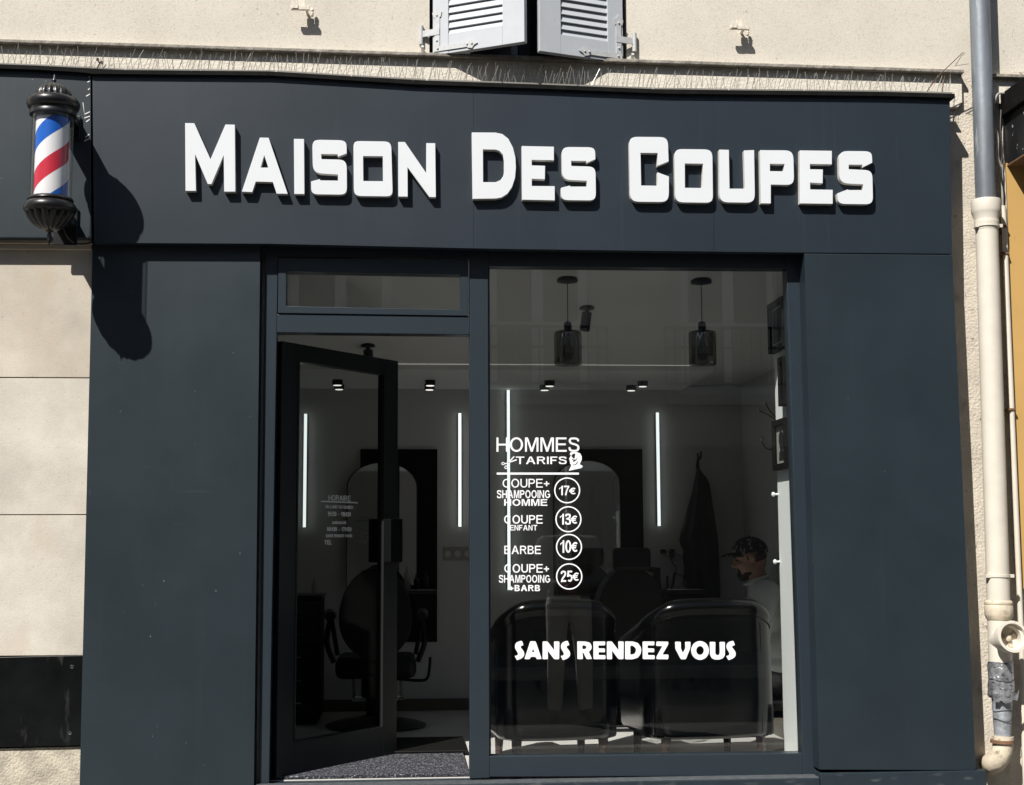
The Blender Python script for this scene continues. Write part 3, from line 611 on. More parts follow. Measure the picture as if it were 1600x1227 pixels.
# SANS RENDEZ VOUS
k2 = .11875
def soft(p): return [(x, y, 14) for x, y in p]
gS = [(215,180),(236,240),(205,245),(196,264),(238,318),(247,352),(240,385),(212,412),(150,437),(118,378),(150,377),(166,356),(155,330),(128,285),(122,255),(130,222),(150,200),(185,186)]
gA = [(325,187),(395,187),(475,420),(410,423),(395,392),(330,392),(318,423),(248,422)]; hA = [(362,285),(380,330),(345,330)]
gN = [(487,190),(550,188),(640,305),(637,188),(708,190),(705,423),(640,423),(553,308),(557,423),(487,423)]
gR = [(943,188),(1050,190),(1110,205),(1133,250),(1130,290),(1095,325),(1138,420),(1065,422),(1025,340),(1012,330),(1018,422),(945,422)]; hR = [(1010,240),(1050,243),(1068,265),(1050,290),(1010,290)]
gE = [(1155,190),(1312,190),(1308,242),(1220,240),(1222,280),(1308,282),(1308,332),(1222,330),(1225,370),(1315,370),(1315,422),(1157,422)]
gD = [(57,188),(160,190),(225,210),(262,260),(270,305),(258,360),(220,405),(150,425),(57,424)]; hD = [(125,243),(165,248),(198,280),(200,315),(185,350),(150,362),(125,362)]
gZ = [(470,190),(625,192),(625,225),(548,362),(628,362),(625,424),(470,422),(468,395),(548,250),(465,248)]
gV = [(715,192),(790,194),(790,280),(817,340),(850,280),(845,194),(918,193),(915,275),(855,424),(790,424),(718,285)]
gU = [(1170,195),(1245,195),(1243,345),(1260,370),(1290,370),(1303,345),(1300,195),(1370,195),(1370,370),(1345,410),(1300,428),(1235,428),(1195,408),(1175,365)]
sh = lambda g, d: [(x+d, y) for x, y in g]
bm = BM()
for ox, g, hs in ((790, gS, []), (790, gA, [hA]), (790, gN, []), (790, sh(gS, 604), []), (790, gR, [hR]), (790, gE, []), (790, sh(gN, 846), []),
                  (970, gD, [hD]), (970, sh(gE, -868), []), (970, gZ, []), (970, gV, []), (970, ellipse(1043, 308, 117, 124), [ellipse(1043, 308, 50, 58)]), (970, gU, []), (970, sh(gS, 1267), [])):
    zz = zmap(ox, 980, k2)
    prism(bm, rounded(zz(soft(g)), 3), [rounded(zz(soft(h)), 3) for h in hs], gm, bk)
vin('lettering', bm)

# ================================================================== DOOR
hinge = W(436, 900, 0.165); hinge.z = 0
DW, DT, ANG = 0.90, 0.05, rad(52)
dr = thing('shop_door', 'dark glazed shop door standing open inwards with white opening hours', 'door', hinge, ANG)
def dbox(nm, x0, x1, z0, z1, y0=0, y1=DT, m=m_doorshade, bev=.003, par=None):
    bm = BM(); box(bm, x0, x1, y0, y1, z0, z1); return obj(nm, bm, m, par or dr, bevel=bev, loc=(0, 0, 0))
DH = 2.065
dbox('stile', 0, .115, .012, DH); dbox('stile', DW-.11, DW, .012, DH)
dbox('top_rail', .115, DW-.11, DH-.085, DH, .001, DT-.001); dbox('bottom_rail', .115, DW-.11, .012, .165, .001, DT-.001)
dbox('bead', .115, .125, .165, DH-.085, -.003, .02, m_gap, 0); dbox('bead', DW-.12, DW-.11, .165, DH-.085, -.003, .02, m_gap, 0)
dpane = dbox('glass_pane', .113, DW-.108, .163, DH-.083, .02, .028, m_glass2, 0)
hd = dbox('handle', DW-.12, DW-.02, 1.0, 1.225, -.05, -.002, m_handle, .004); dbox('handle', DW-.12, DW-.02, 1.0, 1.225, DT+.002, DT+.05, m_handle, .004)
dbox('lock_plate', DW-.001, DW+.004, .95, 1.25, .008, DT-.008, m_handle, .001)
dn_ = Vector((-math.sin(ANG), math.cos(ANG), 0)); dx_ = Vector((math.cos(ANG), math.sin(ANG), 0))
def door_uv(px, py):
    p = on_plane(px, py, hinge+dn_*.018, dn_) - hinge
    return p.dot(dx_), p.z
def dtext(s, pxl, pyt, pxr, pyb, wt):
    u0, zt_ = door_uv(pxl, pyt); u1, _ = door_uv(pxr, pyt); _, zb2 = door_uv(pxl, pyb)
    bm = BM(); text_mesh(bm, s, u0, zt_, u1, zb2, lambda u, z: Vector((u, .0165, z)), Vector((0, .002, 0)), wt)
    return obj('lettering', bm, m_vinyl2, dpane, loc=(0, 0, 0))
dtext('HORAIRE', 513.2, 773.4, 547.4, 782, .13)
u0, z0_ = door_uv(501.4, 783.3); u1, _ = door_uv(558.8, 790); 
bm = BM(); box(bm, u0, u1, .0165, .0185, z0_-.004, z0_+.002); obj('rule_line', bm, m_vinyl2, dpane, loc=(0, 0, 0))
for s, a in (('DU LUNDI AU SAMEDI', (508.9, 789.2, 551.3, 794.2)), ('9H30 - 19H30', (512, 799.5, 548, 806.5)), ('DIMANCHE', (519, 814.5, 541, 819)), ('10H30 - 17H30', (510.4, 823.5, 549, 830)), ('SANS RENDEZ VOUS', (509, 835, 550, 839.5)), ('TEL', (506.7, 844.3, 517.7, 851))):
    dtext(s, *a, .17)
# doormat
bm = BM(); a = W(440, 1190, .2).x; box(bm, hinge.x-.03, W(732, 1180, .3).x, .19, 1.02, .001, .016); tag(obj('doormat', bm, m_mat, bevel=.004), 'speckled grey entrance mat lying just inside the threshold', 'doormat')
bm = BM(); box(bm, -.28, .335, 0.86, 1.40, .018, .03); tag(obj('doormat', bm, m_blk, bevel=.004), 'smaller black mat lying over the back of the grey entrance mat', 'doormat')

# ================================================================== NEIGHBOURING WALL, left
sw = thing('stone_wall', 'pale stone slab wall with a black band beside the dark shopfront', 'wall', W(60, 1220, Y_STONE))
rowsL = [(376, 590.0, m_stone), (591.6, 803.8, m_stone2), (805.3, 1024, m_stone2)]
jd = lambda y: lerp(1.7, -3.0, (y-590)/(1025-590))
for a, b, mm in rowsL:
    bm = BM(); pq(bm, [(-90, a-jd(a)*.6), (LE(a)+3, a), (LE(b)+3, b), (-90, b-jd(b)*.6)], Y_STONE, .28); obj('slab', bm, mm, sw, bevel=.002)
bm = BM(); pq(bm, [(-90, 1029), (LE(1024)+2, 1024.3), (LE(1165)+2, 1165), (-90, 1170)], Y_STONE-.012, .28); bb = obj('black_band', bm, m_black, sw, bevel=.002)
bm = BM(); pq(bm, [(-90, 1172), (LE(1166)+2, 1166.5), (LE(1285)+2, 1285), (-90, 1285)], Y_STONE+.004, .28); obj('base_slab', bm, m_moss, sw, bevel=.002)
for px, py in ((112.5, 1042), (109.5, 1146)):
    c = W(px, py, Y_STONE-.013); bm = BM(); lathe(bm, [(0, .004), (.006, .003), (.009, 0)], (0, 0, 0), 12, M4=Matrix.Rotation(rad(90), 4, 'X')); bm.transform(Matrix.Translation(c)); obj('screw_head', bm, m_chrome, bb, smooth=True)
bm = BM(); pq(bm, [(-90, 372), (143, 373.5), (143.5, 381), (-90, 380)], Y_STONE-.035, .2); pq(bm, [(-90, 381.5), (143.5, 381.8), (143.5, 390), (-90, 389)], Y_STONE-.02, .2); obj('moulding', bm, m_stone, sw, bevel=.003)
nf = thing('neighbour_fascia', 'scratched dark grey fascia section behind the striped barber pole', 'fascia', W(70, 372, 0))
bm = BM(); pq(bm, [(-90, 104), (141.5, 114), (142.5, 372.5), (-90, 371.5)], 0.004, .12); obj('panel', bm, m_anth2, nf, bevel=.0015)
for (a, b_, c_, d_) in ((138.0, 120, 141, 118), (136, 128, 140.5, 126), (137, 140, 141, 137), (134, 150, 141, 146), (132, 178, 140.5, 174), (131, 184, 140.5, 181), (134, 190, 140, 186), (133, 214, 139.8, 209), (131, 220, 139.5, 216), (129, 160, 133, 186)):
    bm = BM(); pq(bm, [(a, b_), (c_, d_), (c_, d_+1.4), (a+1.2, b_+1.0)], 0.0028, 0.0045); obj('scratch_mark', bm, m_vinyl2, nf)
bm = BM(); pq(bm, [(-90, 109.8), (141, 115.3), (141, 116.6), (-90, 111.2)], -.001, .01); pq(bm, [(-90, 368.5), (141, 369.6), (141, 371.6), (-90, 370.5)], -.002, .01); pq(bm, [(140.2, 116), (141.6, 116), (142.4, 372), (140.8, 372)], -.0015, .01); obj('edge_trim', bm, m_frame, nf)

# ================================================================== BARBER POLE
YP = -0.30
pc = W(80.5, 260, YP)
sc_ = (6.6+YP)/2200.0                                   # metres per photo pixel at the pole
def pz(py): return W(80.5, py, YP).z
pole = thing('barber_pole', 'wall mounted barber pole with blue, white and red spiral stripes', 'barber pole', (pc.x, YP, pz(318)))
zo = pz(318)
def prof(lst): return [(r*sc_, pz(y)-zo) for r, y in lst]
fl = lambda n, d: (lambda a, z: 1+d*abs(math.cos(n*a/2)))
bm = BM(); lathe(bm, prof([(0.2, 116), (1.2, 119), (1.6, 122), (3.4, 124.5), (3.6, 126.5), (1.8, 128.5), (2.2, 131), (7, 133)]), n=20); obj('finial', bm, m_polecap, pole, smooth=True, loc=(0, 0, 0))
bm = BM(); lathe(bm, prof([(3, 131.5), (8, 132.5), (14, 134.5), (19, 138), (23, 143), (25, 149), (25, 154)]), n=96, wob=fl(16, .13)); obj('dome', bm, m_polecap, pole, smooth=True, loc=(0, 0, 0), sharp=80)
bm = BM(); lathe(bm, prof([(24, 153), (33, 154), (38, 156.5), (40.3, 161), (40.5, 165), (38.5, 170), (34.5, 172), (34, 175), (36, 177), (35.5, 182), (30, 184), (29, 186)]), n=48); obj('upper_collar', bm, m_polecap, pole, smooth=True, loc=(0, 0, 0), sharp=50)
bm = BM(); lathe(bm, prof([(25.4, 176), (25.4, 316)]), n=48); obj('striped_cylinder', bm, m_stripe, pole, smooth=True, loc=(0, 0, 0))
bm = BM(); lathe(bm, prof([(31.5, 178), (31.5, 316)]), n=48); obj('clear_tube', bm, m_tubeglass, pole, smooth=True, loc=(0, 0, 0))
bm = BM(); lathe(bm, prof([(29, 309), (34, 311), (35, 314), (33, 316.5), (36.5, 318.5), (39.8, 323), (40, 329), (37.5, 333), (32, 335)]), n=48); obj('lower_collar', bm, m_polecap, pole, smooth=True, loc=(0, 0, 0), sharp=50)
bm = BM(); lathe(bm, prof([(33, 334), (31, 339), (27, 346), (21, 353), (13, 358.5), (8, 361)]), n=96, wob=fl(16, .14)); obj('fluted_base', bm, m_polecap, pole, smooth=True, loc=(0, 0, 0), sharp=80)
bm = BM(); lathe(bm, prof([(8, 360), (6, 362.5), (3, 364), (3.6, 368), (4.2, 371), (2.4, 373), (2.8, 377), (1.0, 381), (0.2, 385)]), n=20); obj('drop_finial', bm, m_polecap, pole, smooth=True, loc=(0, 0, 0))
bm = BM()
for yy, za_, zb3 in ((163, 190, 150), (326, 362, 300)):
    bm = BM(); zz = pz(yy)-zo; box(bm, -.05, .05, .08, -YP-.0125, zz-.02, zz+.02)
    box(bm, -.055, .055, -YP-.012, -YP-.001, pz(za_)-zo, pz(zb3)-zo); obj('wall_bracket', bm, m_polecap, pole, bevel=.004, loc=(0, 0, 0))
bm = BM(); c0 = W(101, 364, -.02)
tube(bm, catmull([W(98, 350, -.06), W(103, 366, -.05), W(111, 376, -.02), W(122, 381, .0), W(136, 380.5, .02), W(146, 378, .05)]), .0042, 8); tag(obj('power_cable', bm, m_blkcable, smooth=True), 'thin black cable looping under the barber pole', 'cable')

# ================================================================== DOWNPIPE, right
YD = 0.06
def pp(px, py): return W(px, py, YD)
mpp = (6.6+YD)/2200
dp = thing('drainpipe', 'grey metal drainpipe running into cream plastic pipe with silver tape', 'drainpipe', pp(1566, 1165))
ax = lambda y: edge(y, (1530.5, 0), (1564.5, 1080))
bm = BM(); tube(bm, [pp(ax(y), y) for y in (-120, 0, 160, 322)], .0500, 28); obj('metal_pipe', bm, m_zinc, dp, smooth=True)
bm = BM(); ys = [(313, .0705), (316, .0725), (330, .0725), (334, .0700), (343, .058), (346, .0600), (350, .0600), (354, .0585), (360, .0555)]
tube(bm, [pp(ax(y), y) for y, _ in ys], [r for _, r in ys], 28); obj('socket', bm, m_pvc, dp, smooth=True, )
bm = BM(); tube(bm, [pp(ax(y), y) for y in (352, 500, 700, 900, 1045)], .0545, 28); obj('plastic_pipe', bm, m_pvc, dp, smooth=True)
for y0_, h_, r_ in ((898, 4, .0585), (353, 3, .062)):
    bm = BM(); tube(bm, [pp(ax(y0_), y0_), pp(ax(y0_+h_), y0_+h_)], r_, 28); q = pp(ax(y0_), y0_+h_/2); 
    for s_ in (-1, 1): box(bm, q.x+s_*.058-.012, q.x+s_*.058+.012, q.y-.03, q.y-.012, q.z-.008, q.z+.008)
    obj('pipe_clamp', bm, m_pvc, dp, smooth=True)
bm = BM(); ys = [(938, .058), (941, .0655), (944, .0655), (945, .063), (947, .0665), (961, .0665), (964, .063), (968, .058)]
tube(bm, [pp(ax(y), y) for y, _ in ys], [r for _, r in ys], 28); obj('coupling', bm, m_pvcd, dp, smooth=True)
# inspection branch: short stub towards the viewer with an open threaded ring
b0 = pp(ax(996), 1000); b1 = W(1583, 995, -0.075); dirb = (b1-b0).normalized()
Rm = dirb.to_track_quat('Z', 'Y').to_matrix().to_4x4()
bm = BM(); lathe(bm, [(.056, 0), (.056, .085), (.073, .09), (.076, .135), (.075, .14), (.062, .14), (.061, .118), (.052, .116), (.051, .07), (0, .068)], (0, 0, 0), 36, M4=Rm); bm.transform(Matrix.Translation(b0)); br_ = obj('inspection_branch', bm, m_pvc, dp, smooth=True)
bm = BM()
for a_ in (20, 110, 200, 290): box(bm, .004, .048, -.008, .008, .072, .078, mat=Matrix.Translation(b0) @ Rm @ Matrix.Rotation(rad(a_), 4, 'Z'))
lathe(bm, [(.016, .07), (.016, .09), (.006, .094), (0, .094)], (0, 0, 0), 10, M4=Matrix.Translation(b0) @ Rm); obj('inner_spider', bm, m_pvcd, br_)
def wob_tube(bm, ylist, n=28, amp=.006, seed=1):
    rg = random.Random(seed); rings = []
    for y, r in ylist:
        c = pp(ax(y), y); rings.append([bm.verts.new(c+Vector(((r+rg.uniform(-amp, amp))*math.cos(2*math.pi*i/n), (r+rg.uniform(-amp, amp))*math.sin(2*math.pi*i/n), rg.uniform(-amp, amp)*.8))) for i in range(n)])
    for a_, b_ in zip(rings, rings[1:]):
        for i in range(n): bm.faces.new((a_[i], a_[(i+1) % n], b_[(i+1) % n], b_[i]))
    bm.faces.new(rings[0]); bm.faces.new(rings[-1])
bm = BM(); wob_tube(bm, [(1034, .0575), (1040, .060), (1050, .060), (1062, .0605), (1072, .061), (1080, .062), (1086, .0645), (1090, .055)], 30, .0035, 3); tp_ = obj('tape_wrap', bm, m_tape, dp, smooth=True, sharp=60)
q = pp(ax(1086), 1086); bm = BM(); prism(bm, [(-.064, .01), (-.066, -.016), (-.045, -.030), (-.03, -.018), (-.012, -.034), (.012, -.030), (.03, -.016), (.052, -.022), (.064, .03), (.052, .012)], [], lambda x, z: q+Vector((x, -.061-.006*math.cos(x*30), z)), lambda x, z: q+Vector((x, -.058-.006*math.cos(x*30), z))); obj('torn_flap', bm, m_tape, tp_)
for y_, sl in ((1062, .006), (1110, -.004), (1124, .007)):
    q = pp(ax(y_), y_); r_ = .063 if y_ < 1090 else .047; bm = BM(); tube(bm, [q+Vector((r_*math.cos(rad(a_)), r_*math.sin(rad(a_)), sl*math.sin(rad(a_*2.3)))) for a_ in range(190, 351, 20)], .0014, 5); obj('crease_shade', bm, m_gap, tp_)  # thin dark tubes paint the shade in the folds of the tape
bm = BM(); tube(bm, [pp(ax(1080)+1, 1080), pp(ax(1120), 1120), pp(ax(1140), 1140), pp(ax(1158), 1158)], [.050, .0435, .040, .0375], 24); obj('wrapped_pipe', bm, m_tape2, dp, smooth=True)
bm = BM(); tube(bm, [pp(ax(1156)-1, 1156), pp(ax(1160)-1, 1161)], [.054, .056], 24); obj('rusty_collar', bm, m_rust, dp, smooth=True)
bm = BM(); pts = catmull([pp(1568, 1150), pp(1567, 1166), pp(1563, 1180), W(1556, 1190, .075), W(1549, 1194, .11), W(1545, 1196, .20)], 5)
tube(bm, pts, [lerp(.047, .050, i/(len(pts)-1)) for i in range(len(pts))], 24); obj('elbow', bm, m_pvcd, dp, smooth=True)

# small conduit and cables
cb = thing('wall_conduit', 'thin pale conduit with loose cables between drainpipe and ochre panel', 'conduit', W(1578, 900, .13))
bm = BM(); tube(bm, [W(1567, 322, .13), W(1570, 370, .13), W(1575, 500, .13), W(1596, 1000, .13), W(1603, 1240, .13)], .0135, 12); obj('tube', bm, m_pvc, cb, smooth=True)
bm = BM(); tube(bm, catmull([W(1572, 146.5, .10), W(1560, 147, .09), W(1554, 160, .08), W(1554, 190, .09), W(1559, 215, .10), W(1559, 245, .10), W(1565, 262, .11), W(1566, 292, .12), W(1567, 325, .13)]), .006, 8); obj('cable', bm, m_cable, cb, smooth=True)
bm = BM(); tube(bm, catmull([W(1564, 172, .12), W(1563, 205, .11), W(1566, 240, .11), W(1564, 270, .11), W(1568, 300, .12), W(1568, 330, .13)]), .005, 8); obj('cable', bm, m_blkcable, cb, smooth=True)
for y_ in (354, 396, 640): 
    c = W(edge(y_, (1567, 322), (1596, 1000)), y_, .12); bm = BM(); box(bm, c.x-.02, c.x+.02, .112, Y_WALL, c.z-.006, c.z+.006); obj('clip', bm, m_rust, cb, bevel=.002)

# neighbour on the right
nx = W(1566, 220, Y_WALL).x
ns = thing('shop_fascia', 'flaking black projecting fascia box at the frame edge beyond the drainpipe', 'fascia', (nx, 0, W(1566, 258, Y_WALL).z))
zA, zB, zC = W(1562, 150, Y_WALL).z, W(1564, 186, Y_WALL).z, W(1566, 259, Y_WALL).z
boxo('box', (nx+.012, XR, -.50, Y_WALL-.001, zC, zB), m_signblk, ns, .003)
boxo('capping', (nx-.012, XR, -.52, Y_WALL-.002, zB+.001, zA), m_flash, ns, .006)
boxo('edge_trim', (nx+.008, XR, -.505, Y_WALL-.003, zC-.012, zC-.001), m_rust, ns, .002)
no = thing('ochre_panel', 'ochre painted wall panel under the black box beyond the drainpipe', 'panel', W(1600, 920, .15))
bm = BM(); pq(bm, [(1571, 255), (1700, 255), (1730, 945), (1597.5, 920)], 0.145, Y_WALL+.02); obj('panel', bm, m_ochre, no, bevel=.002)
bm = BM(); pq(bm, [(1568.5, 255), (1570.8, 255), (1597.2, 922), (1594.6, 922)], 0.135, Y_WALL+.02); obj('edge_strip', bm, m_stucco, no, bevel=.002)

# ================================================================== BIRD SPIKES, twigs
def cap_y(x):
    return poly_y(cap_t, x)
xs = list(range(-40, 1490, 118))
rg = random.Random(11)
words_ = ['above the barber pole', 'above the gap beside the letter M', 'above the first raised letters', 'above the letters of the first word', 'above the end of the first word',
          'below the shutter nearer the barber pole', 'below the gap between the shutters', 'below the shutter nearer the drainpipe', 'just past the shutter nearer the drainpipe', 'below the catch nearer the drainpipe', 'above the last raised letters', 'above the last letter of the sign', 'ending beside the drainpipe', 'beyond']
for i, xa in enumerate(xs):
    xb = min(xa+116, 1488)
    if xb-xa < 40: continue
    t = thing('bird_spike_strip', 'thin wire bird spikes on the fascia top, '+words_[min(i, 13)], 'bird spikes', W((xa+xb)/2, cap_y((xa+xb)/2), .06), 0, 'bird spike strips along the fascia top')
    bm = BM(); pq(bm, [(xa, cap_y(xa)-2.2), (xb, cap_y(xb)-2.2), (xb, cap_y(xb)), (xa, cap_y(xa))], .045, .085); obj('base', bm, m_spikebase, t)
    bm = BM()
    x = xa+2
    while x < xb:
        for (yy, lean, ht) in ((.05, rg.choice((-1, 1))*rg.uniform(.1, .35), rg.uniform(.055, .085)), (.075, rg.uniform(-.1, .5), rg.uniform(.06, .105))):
            p = W(x+rg.uniform(-2, 2), cap_y(x)-1, yy)
            q = p+Vector((lean*ht, rg.uniform(-.03, .02), ht))
            tube(bm, [p, q], .00115, 4)
        x += rg.uniform(5, 10)
    obj('spikes', bm, m_spike, t)
tw = thing('dry_twig', 'dry forked twig stuck in the ledge beside the drainpipe', 'twig', W(1464, 142, .06))
bm = BM(); tube(bm, [W(1448, 143, .05), W(1470, 115, .03), W(1505, 82, 0)], .0022, 5); tube(bm, [W(1452, 138, .05), W(1458, 128, .04), W(1466, 120, .03)], .002, 5); tube(bm, [W(1492, 104, .02), W(1502, 88, 0), W(1508, 83, 0)], .0017, 5); tube(bm, [W(1494, 103, .02), W(1514, 100, .0)], .0013, 5); tube(bm, [W(1472, 146, .05), W(1476, 118, .04)], .0024, 5); obj('stem', bm, m_twig, tw)
wd_ = thing('dried_weed', 'dead brown weed growing from the ledge above the barber pole', 'weed', W(152, 108, .06))
bm = BM(); tube(bm, [W(152, 107, .03), W(156, 98, .02), W(158, 96, .01)], .003, 6); tube(bm, [W(156, 99, .02), W(152, 94, .01)], .0025, 6); tube(bm, [W(161, 107, .03), W(166, 101, .02)], .0022, 6); tube(bm, [W(134, 105, .03), W(143, 104.5, .02), W(147, 101, .02)], .0012, 5); obj('stem', bm, m_twig, wd_)
bm = BM()
for c, rx in (((152.5, 93), 2.5), ((159.5, 98), 2.2)): prism(bm, ellipse(c[0], c[1], rx, rx*1.2, 9), [], lambda x, y: W(x, y, .008), lambda x, y: W(x, y, .008)+Vector((0, .004, 0)))
obj('leaf', bm, m_leaf, wd_)

# ================================================================== INTERIOR SHELL
YBK, XIL, XIR = 2.95, -1.38, 2.33
cz = lambda y: 2.47-0.218*(y-0.6)
YS, ZS = 1.90, 2.148
bm = BM(); box(bm, XIL, XIR, .185, YBK, -.1, 0.0); struct('floor', bm, m_floor)
bm = BM(); box(bm, XIL, XIR, YBK, YBK+.12, -.1, 2.9); struct('back_wall', bm, m_wallin)
bm = BM(); box(bm, XIL-.12, XIL, .16, YBK+.12, -.1, 2.9); struct('left_wall', bm, m_wallin)
bm = BM(); box(bm, XIR, XIR+.12, .16, YBK+.12, -.1, 2.9); struct('right_wall', bm, m_wallin)
bm = BM(); prism(bm, [(.165, cz(.165)), (YS, cz(YS)), (YBK, cz(YS)), (YBK, 2.9), (.165, 2.9)], [], lambda y, z: Vector((XIL, y, z)), lambda y, z: Vector((XIR, y, z))); struct('ceiling', bm, m_ceil)
bm = BM(); box(bm, XIL, XIR-.42, YS, YBK-.001, ZS, ZS+.034); struct('lowered_ceiling', bm, m_soffit, bevel=.003)
XPW = W(1241, 835, .19).x
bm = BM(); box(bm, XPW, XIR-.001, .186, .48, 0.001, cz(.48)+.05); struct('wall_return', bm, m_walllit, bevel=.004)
bm = BM(); box(bm, XIL, XIR, YBK-.012, YBK, .001, .078); box(bm, XIL, XIL+.012, .2, YBK-.013, .001, .078); struct('skirting', bm, m_skirt)
bm = BM(); box(bm, XIR-.2, XIR-.012, .481, YBK-.02, .001, .075); struct('skirting', bm, m_skirt)
bm = BM(); box(bm, XIL, x0+.02, .165, .184, -.05, 2.9); struct('front_wall', bm, m_wallin)

BKS = (6.6+YBK)/2200
def B(px, py, d=0.0): return W(px, py, YBK-d)
# cove light behind the soffit edge
t = thing('cove_light', 'dim strip of cove lighting along the lowered ceiling edge', 'light', (0.4, YS+.03, ZS+.035))
boxo('diffuser', (XIL+.05, XIR-.45, YS+.004, YS+.03, ZS+.0345, ZS+.046), m_cove, t)
# LED wall lights
leds = [(475.5, 647, 824, 'vertical white tube light seen through the open door glass, above the drawer cabinet'), (718.5, 646, 823, 'vertical white tube light beside the doorway mullion, above the sockets'),
        (795.5, 610, 922, 'tallest vertical white tube light, crossing the price list'), (1030, 645, 822, 'vertical white tube light beside the hanging coat')]
for px, a, b, lb in leds:
    p, q = B(px-1.5, a, .03), B(px, b, .03)
    t = thing('wall_light', lb, 'light', (q.x, YBK, q.z), 0, 'white tube lights on the back wall')
    bm = BM(); box(bm, q.x-.012, q.x+.012, YBK-.02, YBK-.001, q.z+.005, p.z-.005); obj('mounting', bm, m_blkplastic, t)
    bm = BM(); tube(bm, [q, (q.x, q.y, p.z)], .0105, 10); obj('diffuser', bm, m_led, t, smooth=True)
# double ceiling spots
for px, dx, lb in ((527.5, 0, 'double black ceiling spot above the drawer cabinet'), (672, 0, 'double black ceiling spot over the doorway'), (858, -2, 'double black ceiling spot above the price list'), (1003, -9, 'double black ceiling spot with its two heads offset sideways')):
    p = W(px, 603, 2.45)
    t = thing('ceiling_spotlight', lb, 'spotlight', (p.x, 2.5, ZS), 0, 'double spots under the lowered ceiling')
    for yy, off in ((2.42, 0), (2.66, dx*.0041)):
        bm = BM(); lathe(bm, [(.034, 0), (.034, -.03), (.030, -.034)], (p.x+off, yy, ZS-.001), 24); h = obj('lamp_head', bm, m_blkplastic, t, smooth=True)
        bm = BM(); lathe(bm, [(.026, -.0345), (.026, -.037), (.02, -.038)], (p.x+off, yy, ZS-.001), 24); obj('lens', bm, m_lamp, h, smooth=True)
# pendant lamps
for px, lb in ((887.5, 'smoky glass pendant lamp above the price list'), (1097.5, 'smoky glass pendant lamp above the seated man')):
    Yp = .62; c = W(px, 540, Yp); s_ = (6.6+Yp)/2200; z = lambda y: 1.07+(W(px, y, Yp).z-1.07)
    t = thing('pendant_lamp', lb, 'pendant lamp', (c.x, Yp, cz(Yp)), 0, 'smoky glass pendant lamps')
    bm = BM(); lathe(bm, [(.055, cz(Yp)+.01), (.055, cz(Yp)-.012), (.015, cz(Yp)-.02), (0, cz(Yp)-.02)], (c.x, Yp, 0), 24); obj('ceiling_rose', bm, m_blkplastic, t, smooth=True)
    bm = BM(); tube(bm, [(c.x, Yp, cz(Yp)-.01), (c.x, Yp, z(508))], .0022, 6); obj('cord', bm, m_blkcable, t)
    bm = BM(); lathe(bm, [(.012, z(503)), (.020, z(505)), (.021, z(516)), (.019, z(517))], (c.x, Yp, 0), 20); obj('lamp_holder', bm, m_blkplastic, t, smooth=True)
    bm = BM(); lathe(bm, [(.016, z(515.5)), (.045, z(516.5)), (.068, z(519)), (.072, z(523)), (.072, z(568)), (.070, z(570)), (.060, z(571)), (0.0, z(571))], (c.x, Yp, 0), 96, wob=lambda a_, z__: 1+.016*math.cos(14*a_)); sh_ = obj('glass_shade', bm, m_smoke, t, smooth=True)
    bm = BM(); lathe(bm, [(.010, z(517)), (.013, z(522)), (.012, z(533)), (.028, z(545)), (.030, z(553)), (.018, z(562)), (0, z(564))], (c.x, Yp, 0), 20); obj('bulb', bm, m_smoke, sh_, smooth=True)
# adjustable ceiling spots
for px, py, Yc, tilt, lb in ((917, 478, 1.0, 8, 'black cylinder ceiling spot hanging beside the pendant lamp'), (575, 546.5, 1.6, -4, 'black ceiling spot mostly hidden behind the open door top')):
    c = W(px, py, Yc)
    t = thing('ceiling_spot', lb, 'spotlight', (c.x, Yc, cz(Yc)), 0, 'adjustable black ceiling spots')
    bm = BM(); lathe(bm, [(.042, .01), (.042, -.008), (.012, -.012), (.012, -.03)], (c.x, Yc, cz(Yc)), 24); obj('base', bm, m_blkplastic, t, smooth=True)
    bm = BM(); R_ = Matrix.Translation((c.x, Yc, cz(Yc)-.025)) @ Matrix.Rotation(rad(tilt), 4, 'Y') ; lathe(bm, [(.026, 0), (.028, -.004), (.028, -.10), (.024, -.104), (.022, -.09), (0, -.088)], (0, 0, 0), 24, M4=R_); obj('lamp_tube', bm, m_blkplastic, t, smooth=True)

# barber stations: black board, arched mirror, shelf
def arch(cx, w_, zt_, zb2, n=18):
    r = w_/2
    return [(cx-r, zb2), (cx+r, zb2)]+[(cx+r*math.cos(math.pi*i/n), zt_-r*.72+r*.72*math.sin(math.pi*i/n)) for i in range(n+1)]
for bx0, bx1, by0, by1, mx0, mx1, my0, my1, lbl, lb2 in (
        (563, 683, 702, 1003, 542, 652, 722, 916, 'black station board on the back wall seen through the open door', 'arched mirror behind the open door, in front of a black board'),
        (905, 1008, 702, 1003, 864, 972, 719, 930, 'black station board on the back wall right of the price list', 'arched mirror partly covered by the price list')):
    a, b = B(bx0, by0, .02), B(bx1, by1, .02)
    bm = BM(); box(bm, a.x, b.x, YBK-.022, YBK-.001, b.z, a.z); tag(obj('station_board', bm, m_blk, bevel=.002), lbl, 'board', 'black station boards')
    a, b = B(mx0, my0, .06), B(mx1, my1, .06); cx_ = (a.x+b.x)/2; w_ = b.x-a.x
    t = thing('arched_mirror', lb2, 'mirror', (cx_, YBK-.05, b.z), 0, 'arched station mirrors')
    bm = BM(); prism(bm, arch(cx_, w_, a.z, b.z), [], lambda x, z: Vector((x, YBK-.06, z)), lambda x, z: Vector((x, YBK-.026, z))); obj('frame', bm, m_blkplastic, t)
    bm = BM(); prism(bm, arch(cx_, w_-.014, a.z-.007, b.z+.007), [], lambda x, z: Vector((x, YBK-.064, z)), lambda x, z: Vector((x, YBK-.0605, z))); obj('mirror_glass', bm, m_mirror, t)
